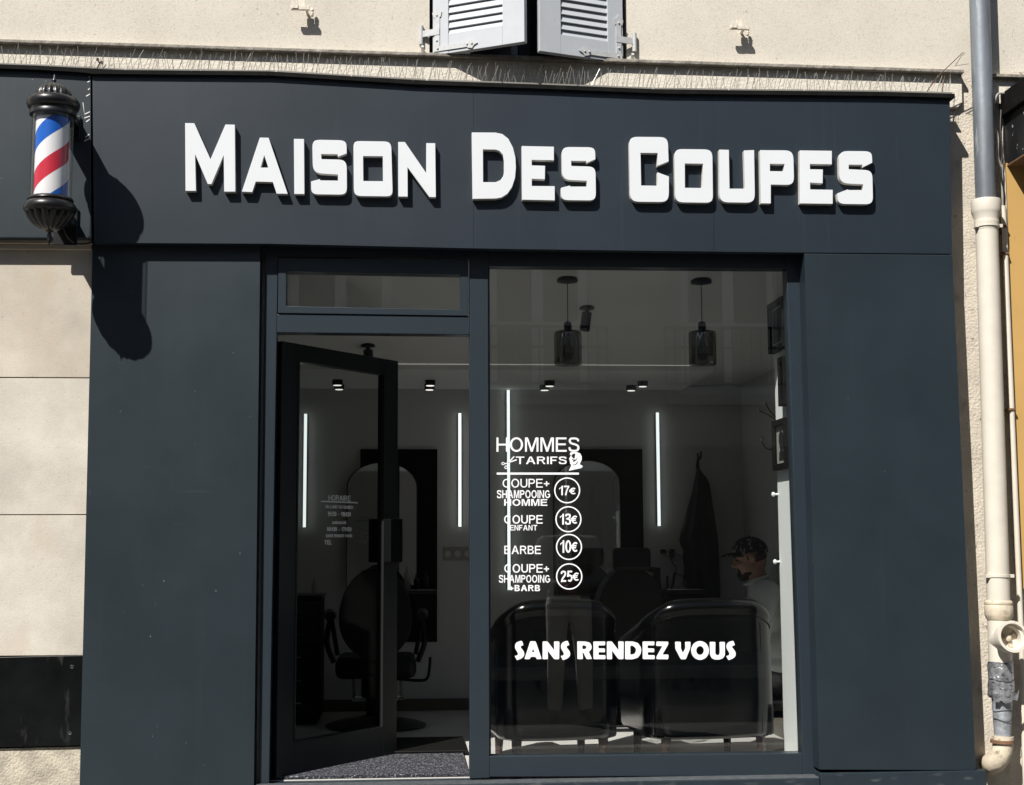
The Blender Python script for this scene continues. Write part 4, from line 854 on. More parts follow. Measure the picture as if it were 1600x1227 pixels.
def shelf(x0_, x1_, z_, lb):
    t = thing('station_shelf', lb, 'shelf', ((x0_+x1_)/2, YBK, z_), 0, 'black station shelves')
    bm = BM(); box(bm, x0_, x1_, YBK-.30, YBK-.024, z_-.025, z_); obj('top', bm, m_blkplastic, t, bevel=.003)
    bm = BM(); box(bm, x0_+.02, x1_-.02, YBK-.28, YBK-.024, z_-.16, z_-.026); obj('drawer', bm, m_blk, t, bevel=.003)
    bm = BM(); box(bm, x0_+.02, x1_-.02, YBK-.298, YBK-.292, z_-.004+.004, z_+.006); obj('front_edge', bm, m_chrome, t)
    return t
sxa = B(1031, 922, .15); shelf(sxa.x, B(1093, 922, .15).x, B(1031, 921, .15).z, 'narrow black shelf with clippers under the hanging coat')
shelf(-.02, .22, .80, 'black shelf with bottles beside the barber chair behind the door')
# small things on the shelves
def bottle(x, y, z, h, r, m, lb):
    bm = BM(); lathe(bm, [(r*.9, 0), (r, .004), (r, h*.62), (r*.55, h*.72), (r*.4, h*.8), (r*.42, h), (0, h)], (x, y, z), 14); tag(obj('bottle', bm, m, smooth=True), lb, 'bottle', 'bottles on the station shelves')
zsh = B(1031, 921, .15).z
c = B(1026, 900, .15); bm = BM(); box(bm, c.x-.025, c.x+.025, c.y-.02, c.y+.02, zsh+.001, zsh+.145); bmesh.ops.create_uvsphere(bm, u_segments=12, v_segments=8, radius=.035, matrix=Matrix.Translation((c.x-.03, c.y, zsh+.13)) @ Matrix.Diagonal((1, .7, .6, 1)))
tag(obj('hair_clipper', bm, m_blkplastic, bevel=.006), 'black hair clipper standing in its charger on the shelf by the coat', 'hair clipper')
c = B(1047, 910, .15); bm = BM(); box(bm, -.008, .008, -.012, .012, 0, .115, mat=Matrix.Translation((c.x+.01, c.y, zsh+.001)) @ Matrix.Rotation(rad(12), 4, 'Y')); box(bm, -.02, -.006, -.012, .012, 0, .09, mat=Matrix.Translation((c.x-.004, c.y, zsh+.001)))
tag(obj('trimmer', bm, m_blkplastic, bevel=.004), 'slim black trimmer leaning on the shelf under the wall plugs', 'trimmer')
bottle(.03, 2.78, .802, .16, .022, m_socket, 'pale bottle on the shelf beside the barber chair behind the door')
bottle(.09, 2.80, .802, .10, .02, m_blkplastic, 'short black bottle on the shelf beside the barber chair behind the door')
bottle(.15, 2.78, .802, .12, .018, m_blkplastic, 'slim black bottle at the end of the shelf behind the door')
# sockets
t = thing('wall_socket', 'triple socket plate on the back wall by the doorway mullion', 'socket', B(715, 865))
a, b = B(692, 855), B(738, 876); bm = BM(); box(bm, a.x, b.x, YBK-.012, YBK-.001, b.z, a.z); p_ = obj('plate', bm, m_socket, t, bevel=.003)
for i in range(3):
    bm = BM(); lathe(bm, [(.022, 0), (.019, .003), (.018, -.002), (0, -.002)], (0, 0, 0), 20, M4=Matrix.Translation((lerp(a.x, b.x, (i+.5)/3), YBK-.0125, (a.z+b.z)/2)) @ Matrix.Rotation(rad(90), 4, 'X')); obj('outlet', bm, m_wallin, p_, smooth=True)
t = thing('plug_adapter', 'black plugs with a wavy cable in the wall beside the coat', 'plug', B(1048, 864))
a = B(1035, 862); bm = BM(); box(bm, a.x-.018, a.x+.02, YBK-.035, YBK-.001, a.z-.014, a.z+.014); obj('plug', bm, m_blkplastic, t, bevel=.005)
b = B(1049, 864); bm = BM(); box(bm, b.x-.016, b.x+.016, YBK-.045, YBK-.001, b.z-.03, b.z+.026); obj('plug', bm, m_blkplastic, t, bevel=.005)
bm = BM(); tube(bm, catmull([B(1049, 872, .03), B(1051, 880, .02), B(1056, 886, .02), B(1057, 896, .02), B(1068, 902, .03), B(1068, 914, .05), B(1080, 919, .1)]), .003, 6); tube(bm, [B(1035, 862, .03), B(1049, 863, .03), B(1064, 869, .02)], .003, 6); obj('cable', bm, m_blkcable, t, smooth=True)

# drawer cabinet behind the door
ca, cb_ = W(452, 930, 2.3), W(505, 1118, 2.3)
t = thing('drawer_cabinet', 'tall black cabinet with drawers behind the open glass door', 'cabinet', ((ca.x+cb_.x)/2-.1, 2.45, 0))
boxo('body', (ca.x-.22, cb_.x-.02, 2.25, 2.70, .03, ca.z-.02), m_blk, t, .004); boxo('top', (ca.x-.23, cb_.x-.01, 2.24, 2.71, ca.z-.019, ca.z), m_blkplastic, t, .003)
for i in range(5):
    z0b = .06+i*(ca.z-.09)/5; dd = boxo('drawer', (ca.x-.21, cb_.x-.03, 2.232, 2.249, z0b, z0b+(ca.z-.09)/5-.012), m_blkplastic, t, .003)
    bm = BM(); q = cb_.x-.16; box(bm, q-.03, q+.03, 2.215, 2.231, z0b+.07, z0b+.082); obj('handle', bm, m_chrome, dd, bevel=.003)
boxo('foot', (ca.x-.2, cb_.x-.04, 2.27, 2.68, 0, .029), m_blk, t)
cc = W(490, 912, 2.4); bm = BM(); lathe(bm, [(.012, 0), (.017, .004), (.015, .05), (.006, .085), (.004, .10), (0, .10)], (cb_.x-.07, 2.4, ca.z+.001), 14); tag(obj('spray_bottle', bm, m_socket, smooth=True), 'small pale bottle standing on the black drawer cabinet', 'bottle')

# barber chairs (back towards the street)
def barber_chair(x, y, label, rz=0.0):
    t = thing('barber_chair', label, 'barber chair', (x, y, 0), rz, 'black barber chairs')
    ad = lambda nm, bm, m, par=None, **k_: obj(nm, bm, m, par or t, loc=(0, 0, 0), **k_)
    bm = BM(); lathe(bm, [(.0, .004), (.30, .004), (.305, .014), (.26, .03), (.12, .05), (.07, .07), (.0, .07)], n=40); ad('base_disc', bm, m_blkplastic, smooth=True)
    bm = BM(); lathe(bm, [(.06, .06), (.06, .17), (.09, .18), (.09, .30), (.05, .30)], n=24); ad('column', bm, m_blk, smooth=True)
    bm = BM(); box(bm, -.24, .24, -.20, .26, .30, .43); ad('seat', bm, m_leather2, bevel=.04)
    bm = BM()   # rounded back, slightly reclined
    out2 = [(.215*math.cos(a_)*(1.0), .66+.30*math.sin(a_)) if math.sin(a_) > -.0 else (.215*math.cos(a_), .66+.24*math.sin(a_)) for a_ in [2*math.pi*i/40 for i in range(40)]]
    prism(bm, out2, [], lambda x_, z_: Vector((x_, -.30-.10*(z_-.4), z_)), lambda x_, z_: Vector((x_, -.20-.10*(z_-.4), z_))); ad('backrest', bm, m_leather2, bevel=.03, smooth=True)
    for s_ in (-1, 1):
        bm = BM(); tube(bm, [(s_*.27, -.22, .67), (s_*.28, -.1, .68), (s_*.28, .16, .66)], [.03, .034, .03], 12); ad('armrest', bm, m_leather2, smooth=True)
        bm = BM(); tube(bm, catmull([(s_*.27, -.18, .66), (s_*.29, -.19, .52), (s_*.25, -.16, .40)]), .016, 8); ad('arm_support', bm, m_blk, smooth=True)
        bm = BM(); tube(bm, [(s_*.28, .12, .65), (s_*.24, .12, .42)], .014, 8); ad('arm_support', bm, m_blk, smooth=True)
    bm = BM(); tube(bm, catmull([(.12, -.05, .29), (.25, -.08, .28), (.31, -.1, .30), (.325, -.1, .42)]), .009, 8); ad('lever', bm, m_blk, smooth=True)
    bm = BM(); tube(bm, [(-.15, .3, .3), (-.15, .5, .12), (.15, .5, .12), (.15, .3, .3)], .014, 8); box(bm, -.16, .16, .46, .60, .10, .125); ad('footrest', bm, m_chrome, smooth=True)
    bm = BM(); tube(bm, [(.08, -.1, .16), (.17, -.14, .175)], .008, 8); ad('pedal', bm, m_chrome, smooth=True)
    return t
bc = barber_chair(-.16, 2.12, 'black barber chair with round back behind the open door')
for_hr = copy_thing(bc, (1.30, 2.22, 0), rad(12), 'black barber chair with a headrest in front of the mirror behind the price list')
bm = BM(); box(bm, -.12, .12, -.39, -.32, .93, 1.07); obj('headrest', bm, m_leather2, for_hr, bevel=.025, loc=(0, 0, 0))

# hanging coat
hk = B(1095, 712, .05)
t = thing('coat_hook', 'small black wall hook carrying the dark coat', 'hook', hk)
bm = BM(); tube(bm, catmull([(hk.x, YBK-.002, hk.z-.02), (hk.x, YBK-.05, hk.z-.015), (hk.x, YBK-.06, hk.z+.03)]), .006, 8); obj('hook', bm, m_blkplastic, t, smooth=True)
bm = BM(); rings = []; n = 40
secs = [(707, 1093, 1095.5), (714, 1093.5, 1097), (724, 1091.5, 1096.5), (730, 1090.5, 1097.5), (733, 1092, 1098), (738, 1090, 1101), (744, 1088.5, 1106), (754, 1085.5, 1111), (766, 1083.5, 1113), (780, 1079, 1114.5), (800, 1073.5, 1117), (818, 1069.5, 1119), (832, 1064.5, 1121.5),
        (844, 1062, 1123), (852, 1064, 1123.5), (860, 1068.5, 1123.5), (872, 1067.5, 1124), (886, 1070, 1124.5), (900, 1069, 1125), (915, 1074, 1125.5), (940, 1077, 1126), (985, 1078, 1126)]
n = 72
for j, (py, xl_, xr_) in enumerate(secs):
    hw = (xr_-xl_)/2; c = B((xl_+xr_)/2, py, .10); ring = []; k_ = min(1, max(0, (j-4)/6))
    for i in range(n):
        a_ = 2*math.pi*i/n; f_ = 1+(.16*math.sin(9*a_+j*.12)+.10*math.sin(5*a_-j*.22)+.05*math.sin(17*a_+j*.3))*k_
        ring.append(bm.verts.new((c.x+hw*BKS*.97*math.cos(a_)*(1+(f_-1)*.25), YBK-.01-min(.085, hw*BKS*.8)*(1+math.sin(a_)*f_*.95), c.z)))
    rings.append(ring)
for a_, b_ in zip(rings, rings[1:]):
    for i in range(n): bm.faces.new((a_[i], a_[(i+1) % n], b_[(i+1) % n], b_[i]))
bm.faces.new(rings[0]); bm.faces.new(rings[-1])
tag(obj('hanging_coat', bm, m_coat, smooth=True), 'long dark coat hanging from a hook on the back wall', 'coat')

# coat stand hidden behind the wall return, its ball ended arms showing
t = thing('coat_stand', 'dark coat stand with pale ball ended arms behind the picture frames', 'coat stand', (2.06, .72, 0))
Yc = .72; q0 = Vector((2.06, Yc, W(1210, 660, Yc).z))
bm = BM(); tube(bm, [(2.06, Yc, .02), (2.06, Yc, 1.95)], .016, 12); lathe(bm, [(.14, .002), (.14, .015), (.02, .03)], (2.06, Yc, 0), 24); obj('pole', bm, m_blkplastic, t, smooth=True)
for pa, pb_, pcn in (((1226, 672), (1206, 646), (1195, 626)), ((1226, 676), (1206, 652), (1183, 640.5)), ((1226, 700), (1200, 702), (1190, 686))):
    bm = BM(); tube(bm, catmull([(2.06, Yc, W(pa[0], pa[1], Yc).z), W(pb_[0], pb_[1], Yc), W(pcn[0], pcn[1], Yc)]), .0035, 8); a_ = obj('arm', bm, m_blkplastic, t, smooth=True)
    bm = BM(); bmesh.ops.create_uvsphere(bm, u_segments=16, v_segments=10, radius=.0135, matrix=Matrix.Translation(W(pcn[0], pcn[1], Yc))); obj('ball', bm, m_socket, a_, smooth=True)
# picture frames on the wall return
def picture(y0_, y1_, z0b, z1b, lb, ink):
    t = thing('picture_frame', lb, 'picture', (XPW, (y0_+y1_)/2, z0b), 0, 'black picture frames on the wall by the window')
    bm = BM(); X0 = XPW-.034; bw_ = .028
    prism(bm, [(y0_, z0b), (y1_, z0b), (y1_, z1b), (y0_, z1b)], [[(y0_+bw_, z0b+bw_), (y1_-bw_, z0b+bw_), (y1_-bw_, z1b-bw_), (y0_+bw_, z1b-bw_)]], lambda y, z: Vector((X0, y, z)), lambda y, z: Vector((XPW-.001, y, z))); obj('frame', bm, m_blk, t, bevel=.002)
    bm = BM(); box(bm, XPW-.016, XPW-.010, y0_+bw_-.004, y1_-bw_+.004, z0b+bw_-.004, z1b-bw_+.004); pr_ = obj('print', bm, m_paper, t)
    cy_, cz_ = (y0_+y1_)/2, (z0b+z1b)/2; hh = (z1b-z0b)/2-bw_; ww = (y1_-y0_)/2-bw_
    if ink:
        P = [(-.45, -.9), (.5, -.9), (.45, -.45), (.2, -.35), (.35, -.1), (.5, .2), (.42, .6), (.1, .8), (-.25, .72), (-.45, .4), (-.5, .1), (-.4, -.15), (-.25, -.35), (-.42, -.5)]
        bm = BM(); prism(bm, [(cy_+u_*ww*.95, cz_+v_*hh*.9) for u_, v_ in P], [], lambda y, z: Vector((XPW-.0185, y, z)), lambda y, z: Vector((XPW-.0162, y, z))); obj('printed_figure', bm, m_ink, pr_)
    else:
        bm = BM(); box(bm, XPW-.0185, XPW-.0162, cy_-ww*.8, cy_+ww*.8, cz_-hh*.85, cz_+hh*.85); obj('printed_figure', bm, m_ink, pr_)
    bm = BM(); box(bm, XPW-.026, XPW-.023, y0_+bw_-.003, y1_-bw_+.003, z0b+bw_-.003, z1b-bw_+.003); obj('glazing', bm, m_glass2, t)
def zat(py, y): return 1.07+(857-py)*(6.6+y)/2200
zatw = lambda px, py, y: W(px, py, y).z
picture(.19, .47, zatw(1215, 548, .33), zatw(1215, 470, .33), 'topmost black framed picture, dark print, in the shade', False)
picture(.195, .30, zatw(1226, 634, .25), zatw(1226, 558, .25), 'black picture frame half hidden by the window edge, between the other two', False)
picture(.20, .44, zatw(1220, 733, .3), zatw(1220, 655, .3), 'lowest black framed picture with a dark portrait on white paper', True)
# wall knobs
for py in (772, 878):
    z_ = W(1214, py, .42).z; bm = BM(); lathe(bm, [(.006, 0), (.005, .015), (.011, .02), (.0125, .027), (.008, .033), (0, .034)], (0, 0, 0), 14, M4=Matrix.Translation((XPW-.0005, .468, z_)) @ Matrix.Rotation(rad(-90), 4, 'Y'))
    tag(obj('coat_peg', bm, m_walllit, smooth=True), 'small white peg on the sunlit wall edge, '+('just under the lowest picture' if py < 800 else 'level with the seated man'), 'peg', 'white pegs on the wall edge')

# ================================================================== ARMCHAIRS
def tub_chair(cx, cy, rz, wd, label):
    t = thing('tub_armchair', label, 'armchair', (cx, cy, 0), rz, 'black tub armchairs in the window')
    hw, dp_ = wd/2, .60; rc = .15
    path = []     # from front-left arm tip round the back (y = -dp/2, towards the street) to the front-right tip
    for i in range(9): path.append((-hw+.012*(1-i/8), lerp(dp_/2, -dp_/2+rc, i/8)))
    for i in range(1, 9): a_ = math.pi+math.pi/2*i/8; path.append((-hw+rc+rc*math.cos(a_), -dp_/2+rc+rc*math.sin(a_)))
    for i in range(1, 9): path.append((lerp(-hw+rc, hw-rc, i/9), -dp_/2-.012*math.sin(math.pi*i/9)))
    for i in range(0, 9): a_ = 1.5*math.pi+math.pi/2*i/8; path.append((hw-rc+rc*math.cos(a_), -dp_/2+rc+rc*math.sin(a_)))
    for i in range(1, 9): path.append((hw-.012*(i/8), lerp(-dp_/2+rc, dp_/2, i/8)))
    P = [Vector((x_, y_, 0)) for x_, y_ in path]; n = len(P)
    bm = BM(); rings = []; rim = []
    for i, p in enumerate(P):
        tg = (P[min(i+1, n-1)]-P[max(i-1, 0)]).normalized(); nr = Vector((tg.y, -tg.x, 0))
        if nr.dot(p) < 0: nr = -nr
        u_ = (p.y+dp_/2)/dp_                              # 0 at the back, 1 at the arm front
        top = .822-.17*max(0, (u_-.02))**.9-.040*(abs(p.x)/hw)**3
        th = .085
        pf = [(-.012, .145), (0.0, .17), (0.006, .32), (.004, .52), (-.002, top-.085)]+[(-.038+.046*math.cos(rad(g_)), top-.046+.046*math.sin(rad(g_))) for g_ in (-35, -10, 10, 30, 50, 70, 90, 110, 135, 160, 185)]+[(-th, top-.09), (-th, .35), (-th, .15)]
        rings.append([bm.verts.new(p+nr*o_+Vector((0, 0, z_))) for o_, z_ in pf])
        rim.append(p+nr*.0015+Vector((0, 0, top-.084)))
    m_ = len(rings[0])
    for a_, b_ in zip(rings, rings[1:]):
        for j in range(m_): bm.faces.new((a_[j], a_[(j+1) % m_], b_[(j+1) % m_], b_[j]))
    bm.faces.new(rings[0]); bm.faces.new(rings[-1])
    shl = obj('shell', bm, m_leather, t, smooth=True, loc=(0, 0, 0), sharp=70)
    bm = BM(); tube(bm, rim, .0035, 6); obj('piping', bm, m_leather, shl, smooth=True, loc=(0, 0, 0))
    for i_ in (14, n-15):
        p = P[i_]; o_ = Vector((p.x, p.y, 0)).normalized()*.0030; bm = BM(); tube(bm, [p+o_+Vector((0, 0, z_)) for z_ in (.17, .32, .52, .70)], .0012, 6); obj('seam', bm, m_leather, shl, smooth=True, loc=(0, 0, 0))
    bm = BM(); box(bm, -hw+.02, hw-.02, -dp_/2+.03, dp_/2-.01, .15, .30); obj('base', bm, m_leather, t, bevel=.015, loc=(0, 0, 0))
    bm = BM(); box(bm, -hw+.088, hw-.088, -dp_/2+.088, dp_/2+.015, .301, .43); obj('seat_cushion', bm, m_leather, t, bevel=.03, loc=(0, 0, 0))
    for sx in (-1, 1):
        for sy in (-1, 1):
            bm = BM(); x_, y_ = sx*(hw-.085), sy*(dp_/2-.06); tube(bm, [(x_, y_, .15), (x_*1.02, y_*1.04, 0)], [.026, .017], 4); obj('leg', bm, m_leg, t, loc=(0, 0, 0))
    return t
lc = W(872, 1100, .30); rcn = W(1106, 1100, .30)
tub_chair(lc.x-.01, .60, rad(6), .60, 'black leather tub armchair seen from behind, partly cut by the doorway mullion')
tub_chair(rcn.x+.005, .58, rad(7), .655, 'black leather tub armchair seen from behind, in front of the seated man')

# ================================================================== PEOPLE
def capsule(bm, a, ra, b, rb, n=14):
    a, b = Vector(a), Vector(b); d = b-a; L = d.length; q = d.to_track_quat('Z', 'Y').to_matrix().to_4x4()
    pf = [(ra*math.cos(rad(t_)), ra*math.sin(rad(t_))) for t_ in (-90, -60, -30, 0)]+[(rb*math.cos(rad(t_)), L+rb*math.sin(rad(t_))) for t_ in (0, 30, 60, 90)]
    lathe(bm, [(max(r, 0), z) for r, z in pf], (0, 0, 0), n, M4=Matrix.Translation(a) @ q)
def blob(bm, c, r, M3=None, n=18):
    m4 = Matrix.Translation(c) @ (M3 if M3 is not None else Matrix.Identity(4)) @ Matrix.Diagonal((*r, 1))
    bmesh.ops.create_uvsphere(bm, u_segments=n, v_segments=n//2+2, radius=1, matrix=m4)
def fused(name, bm, m, parent, voxel=.008, sm=4):
    bmesh.ops.recalc_face_normals(bm, faces=bm.faces[:])
    me = bpy.data.meshes.new('tmp'); bm.to_mesh(me); bm.free(); o = bpy.data.objects.new('tmp', me); COL.objects.link(o)
    r = o.modifiers.new('r', 'REMESH'); r.mode = 'VOXEL'; r.voxel_size = voxel; r.use_smooth_shade = True
    if sm: s_ = o.modifiers.new('s', 'SMOOTH'); s_.iterations = sm; s_.factor = .5
    dg = bpy.context.evaluated_depsgraph_get(); m2 = bpy.data.meshes.new_from_object(o.evaluated_get(dg))
    bpy.data.objects.remove(o); bpy.data.meshes.remove(me)
    m2.name = name; m2.materials.clear(); m2.materials.append(m)
    for p in m2.polygons: p.use_smooth = True
    o2 = bpy.data.objects.new(name, m2); COL.objects.link(o2)
    if parent is not None: o2.parent = parent
    return o2
def head(bm, c, R4):
    """face towards +x in its own frame; c = centre of skull; head about 0.235 m tall"""
    T = Matrix.Translation(c) @ R4
    def e(p, r, rot=0): blob(bm, T @ Vector(p), r, R4 @ Matrix.Rotation(rad(rot), 4, 'Y'))
    e((-.012, 0, .025), (.098, .077, .090)); e((.020, 0, -.035), (.068, .064, .080)); e((.048, 0, -.086), (.036, .042, .028))   # skull, face, chin
    e((.066, 0, .022), (.026, .056, .018)); e((.072, 0, .050), (.020, .055, .03))                                               # brow, forehead
    capsule(bm, T @ Vector((.080, 0, .012)), .009, T @ Vector((.106, 0, -.026)), .012, 10); e((.092, .012, -.030), (.010, .009, .008)); e((.092, -.012, -.030), (.010, .009, .008))
    e((.083, 0, -.054), (.012, .022, .007)); e((.081, 0, -.066), (.012, .020, .008))                                              # lips
    e((.058, .036, -.022), (.025, .022, .022)); e((.058, -.036, -.022), (.025, .022, .022))                                       # cheeks
    for s_ in (-1, 1): e((-.012, s_*.076, -.004), (.019, .008, .031), 12); e((-.006, s_*.080, .008), (.014, .007, .016))            # ears
    e((-.045, 0, -.03), (.055, .058, .06))
    return T
def hand(bm, wrist, d, palm_n, side):
    """d: direction to the fingers, palm_n: palm normal, side: thumb side"""
    d, pn, sd = d.normalized(), palm_n.normalized(), side.normalized()
    for k_ in (-1.2, -.4, .4, 1.2): capsule(bm, wrist+d*.02+sd*.009*k_, .014, wrist+d*.085+sd*.018*k_, .0125, 10)
    for k_, L in ((-1.25, .058), (-.42, .075), (.42, .080), (1.25, .070)):
        p = wrist+d*.088+sd*.019*k_
        q = p+(d*.85+pn*.5)*L*.5; r_ = q+(d*.45+pn*.9)*L*.35; s_ = r_+(d*.1+pn*1.0)*L*.25
        capsule(bm, p, .0095, q, .009, 10); capsule(bm, q, .009, r_, .0082, 10); capsule(bm, r_, .0082, s_, .0072, 10)
    a_ = wrist+d*.025+sd*.026; b_ = a_+(d*.7+sd*.7+pn*.3).normalized()*.042; c_ = b_+(d*.9+sd*.1+pn*.45).normalized()*.03
    capsule(bm, a_, .014, b_, .011, 10); capsule(bm, b_, .011, c_, .0085, 10)

def person(label, root, facing, J, mats, cap=True, beard=True, headpitch=12):
    """J: joint positions relative to root, body facing +x before turning by `facing`"""
    t = thing('person', label, 'person', root, facing)
    v = {k_: Vector(p) for k_, p in J.items()}
    R4 = Matrix.Rotation(rad(headpitch), 4, 'Y')
    bm = BM(); T = head(bm, v['head'], R4)
    capsule(bm, v['neck'], .060, v['head']+Vector((-.03, 0, -.06)), .056)
    blob(bm, v['chest'], (.105, .165, .17)); blob(bm, lerp(v['chest'], v['pelvis'], .55), (.10, .145, .15)); blob(bm, v['pelvis'], (.115, .165, .12))
    for s_, n_ in ((1, 'l'), (-1, 'r')):
        sh_, el, wr = v['sh_'+n_], v['el_'+n_], v['wr_'+n_]; hp, kn, an, to = v['hip_'+n_], v['kn_'+n_], v['an_'+n_], v['toe_'+n_]
        capsule(bm, v['neck']+Vector((0, s_*.03, -.03)), .05, sh_, .055); capsule(bm, sh_, .054, el, .040); capsule(bm, el, .040, wr, .027)
        hand(bm, wr, (wr-el), Vector((0, -s_*.7, -.7)) if (wr-el).z > -.15 else Vector((0, -s_, 0)), Vector((.3, -s_*.2, 1)) if (wr-el).z > -.15 else Vector((1, 0, 0)))
        capsule(bm, hp, .085, kn, .058); capsule(bm, kn, .056, an, .038); capsule(bm, an+Vector((-.03, 0, -.03)), .036, to, .028)
    fused('body', bm, mats['skin'], t, .006, 3)
    # clothes
    bm = BM(); blob(bm, v['chest'], (.128, .185, .185)); blob(bm, lerp(v['chest'], v['pelvis'], .55), (.128, .17, .17)); blob(bm, lerp(v['chest'], v['pelvis'], .85), (.130, .18, .10)); capsule(bm, v['neck']+Vector((-.004, 0, -.02)), .074, v['chest'], .11)
    for s_, n_ in ((1, 'l'), (-1, 'r')):
        sh_, el, wr = v['sh_'+n_], v['el_'+n_], v['wr_'+n_]
        capsule(bm, v['neck']+Vector((0, s_*.03, -.05)), .062, sh_, .072); capsule(bm, sh_, .075, el, .060); capsule(bm, el, .060, lerp(el, wr, .92), .045)
    fused('sweatshirt' if cap else 'jacket', bm, mats['top'], t, .009, 4)
    bm = BM(); blob(bm, v['pelvis']+Vector((0, 0, -.01)), (.130, .182, .12))
    for n_ in ('l', 'r'):
        hp, kn, an = v['hip_'+n_], v['kn_'+n_], v['an_'+n_]; capsule(bm, hp, .100, kn, .074); capsule(bm, kn, .074, lerp(kn, an, .95), .062)
    fused('trousers', bm, mats['legs'], t, .009, 4)
    for n_ in ('l', 'r'):
        an, to = v['an_'+n_], v['toe_'+n_]; bm = BM(); capsule(bm, an+Vector((-.035, 0, -.035)), .044, to+Vector((.01, 0, 0)), .040); blob(bm, an+Vector((0, 0, -.01)), (.045, .042, .05)); fused('shoe', bm, mats['shoe'], t, .008, 2)
    for s_ in (-1, 1):
        bm = BM(); blob(bm, T @ Vector((.0745, s_*.030, .004)), (.0115, .0125, .0085), R4, 12); obj('eye', bm, mats['eye'], t, smooth=True, loc=(0, 0, 0))
    if beard:
        bm = BM(); blob(bm, T @ Vector((-.040, 0, -.002)), (.071, .0795, .046), R4); blob(bm, T @ Vector((.012, .070, .004)), (.009, .008, .020), R4); blob(bm, T @ Vector((.012, -.070, .004)), (.009, .008, .020), R4); fused('hair', bm, m_hair, t, .006, 1)
        nk = v['neck']+Vector((.006, 0, .006)); bm = BM(); tube(bm, [nk+Vector((.076*math.cos(q_), .076*math.sin(q_), -.030*math.cos(q_))) for q_ in [2*math.pi*i/28 for i in range(28)]], .011, 8, closed=True); obj('collar', bm, mats['top'], t, smooth=True, loc=(0, 0, 0))
        for s_ in (-1, 1): bm = BM(); blob(bm, T @ Vector((.084, s_*.032, .020)), (.008, .018, .0045), R4, 12); obj('eyebrow', bm, m_beard, t, smooth=True, loc=(0, 0, 0))
        bm = BM()
        for p, r_ in (((.052, 0, -.098), (.042, .040, .030)), ((.076, 0, -.088), (.022, .030, .024)), ((.030, .040, -.088), (.035, .014, .014)), ((.030, -.040, -.088), (.035, .014, .014)), ((.086, 0, -.0455), (.008, .024, .0045)), ((.076, .024, -.060), (.014, .007, .018)), ((.076, -.024, -.060), (.014, .007, .018))):
            blob(bm, T @ Vector(p), r_, R4, 14)
        fused('beard', bm, m_beard, t, .005, 2)
    if cap:
        bm = BM(); m4 = T @ Matrix.Translation((-.014, 0, .024)) @ Matrix.Rotation(rad(-13), 4, 'Y') ; n_, rows = 32, 12; rings = []
        for i in range(rows+1):
            ph = math.pi/2*i/rows; ring = []
            for j in range(n_):
                a_ = 2*math.pi*j/n_; ring.append(bm.verts.new(m4 @ Vector((.108*math.cos(ph)*math.cos(a_)*1.02, .088*math.cos(ph)*math.sin(a_), .098*math.sin(ph)**.9+.006))))
            rings.append(ring)
        for a_, b_ in zip(rings, rings[1:]):
            for j in range(n_): bm.faces.new((a_[j], a_[(j+1) % n_], b_[(j+1) % n_], b_[j]))
        bmesh.ops.remove_doubles(bm, verts=bm.verts[:], dist=1e-4)
        cp = obj('cap', bm, mats['cap'], t, smooth=True, loc=(0, 0, 0), fix=True); sol = cp.modifiers.new('s', 'SOLIDIFY'); sol.thickness = .005
        bm = BM(); top, bot = [], []
        N1, N2 = 7, 14
        g = []
        for i in range(N1+1):
            row = []
            for j in range(N2+1):
                a_ = rad(-78+156*j/N2); x_ = .098*math.cos(a_); y_ = .085*math.sin(a_); ext = .085*(math.cos(a_)**.7)*i/N1
                row.append(bm.verts.new(m4 @ Vector((x_+ext, y_, .010-.018*(i/N1)**1.5-.010*(abs(y_)/.085)**2*(i/N1)))))
            g.append(row)
        for i in range(N1):
            for j in range(N2): bm.faces.new((g[i][j], g[i][j+1], g[i+1][j+1], g[i+1][j]))
        br = obj('peak', bm, mats['cap'], cp, smooth=True, loc=(0, 0, 0)); sol = br.modifiers.new('s', 'SOLIDIFY'); sol.thickness = .009
        bm = BM(); bmesh.ops.create_uvsphere(bm, u_segments=10, v_segments=6, radius=.007, matrix=m4 @ Matrix.Translation((0, 0, .104))); obj('button', bm, mats['cap'], cp, smooth=True, loc=(0, 0, 0))
    else:
        bm = BM(); blob(bm, T @ Vector((-.022, 0, .040)), (.100, .083, .088), R4); fused('hair', bm, m_beard, t, .007, 1)
    return t
m_eye = mat('eye_dark', (0.05, 0.045, 0.04), 0.2)
# seated man, in profile: faces -x
hd_ = W(1170, 872, 1.86)
zf = hd_.z
Js = dict(head=(0.0, 0, 0), neck=(-.055, 0, -.135), chest=(-.095, 0, -.32), pelvis=(-.10, 0, -.70),
          sh_l=(-.09, .185, -.20), sh_r=(-.09, -.185, -.20), el_l=(-.03, .23, -.47), el_r=(-.03, -.23, -.47), wr_l=(.19, .10, -.50), wr_r=(.19, -.10, -.50),
          hip_l=(-.08, .09, -.70), hip_r=(-.08, -.09, -.70), kn_l=(.33, .12, -.61), kn_r=(.33, -.12, -.61))
fz = -zf
Js.update(an_l=(.30, .12, fz+.10), an_r=(.30, -.12, fz+.10), toe_l=(.46, .13, fz+.04), toe_r=(.46, -.13, fz+.04))
seat_z = zf-.70-.12
mats_s = dict(skin=m_skin, top=m_sweat, legs=m_trousers, shoe=m_shoe, cap=m_cap, eye=m_eye)
person('seated bearded man in patterned dark cap and pale sweatshirt, head bowed, in profile', hd_, rad(180-8), Js, mats_s, headpitch=14)
px_, py_ = hd_.x+.11, hd_.y
t = thing('waiting_chair', 'low black chair the seated man sits on, mostly behind the armchair', 'chair', (px_, py_, 0), 0)
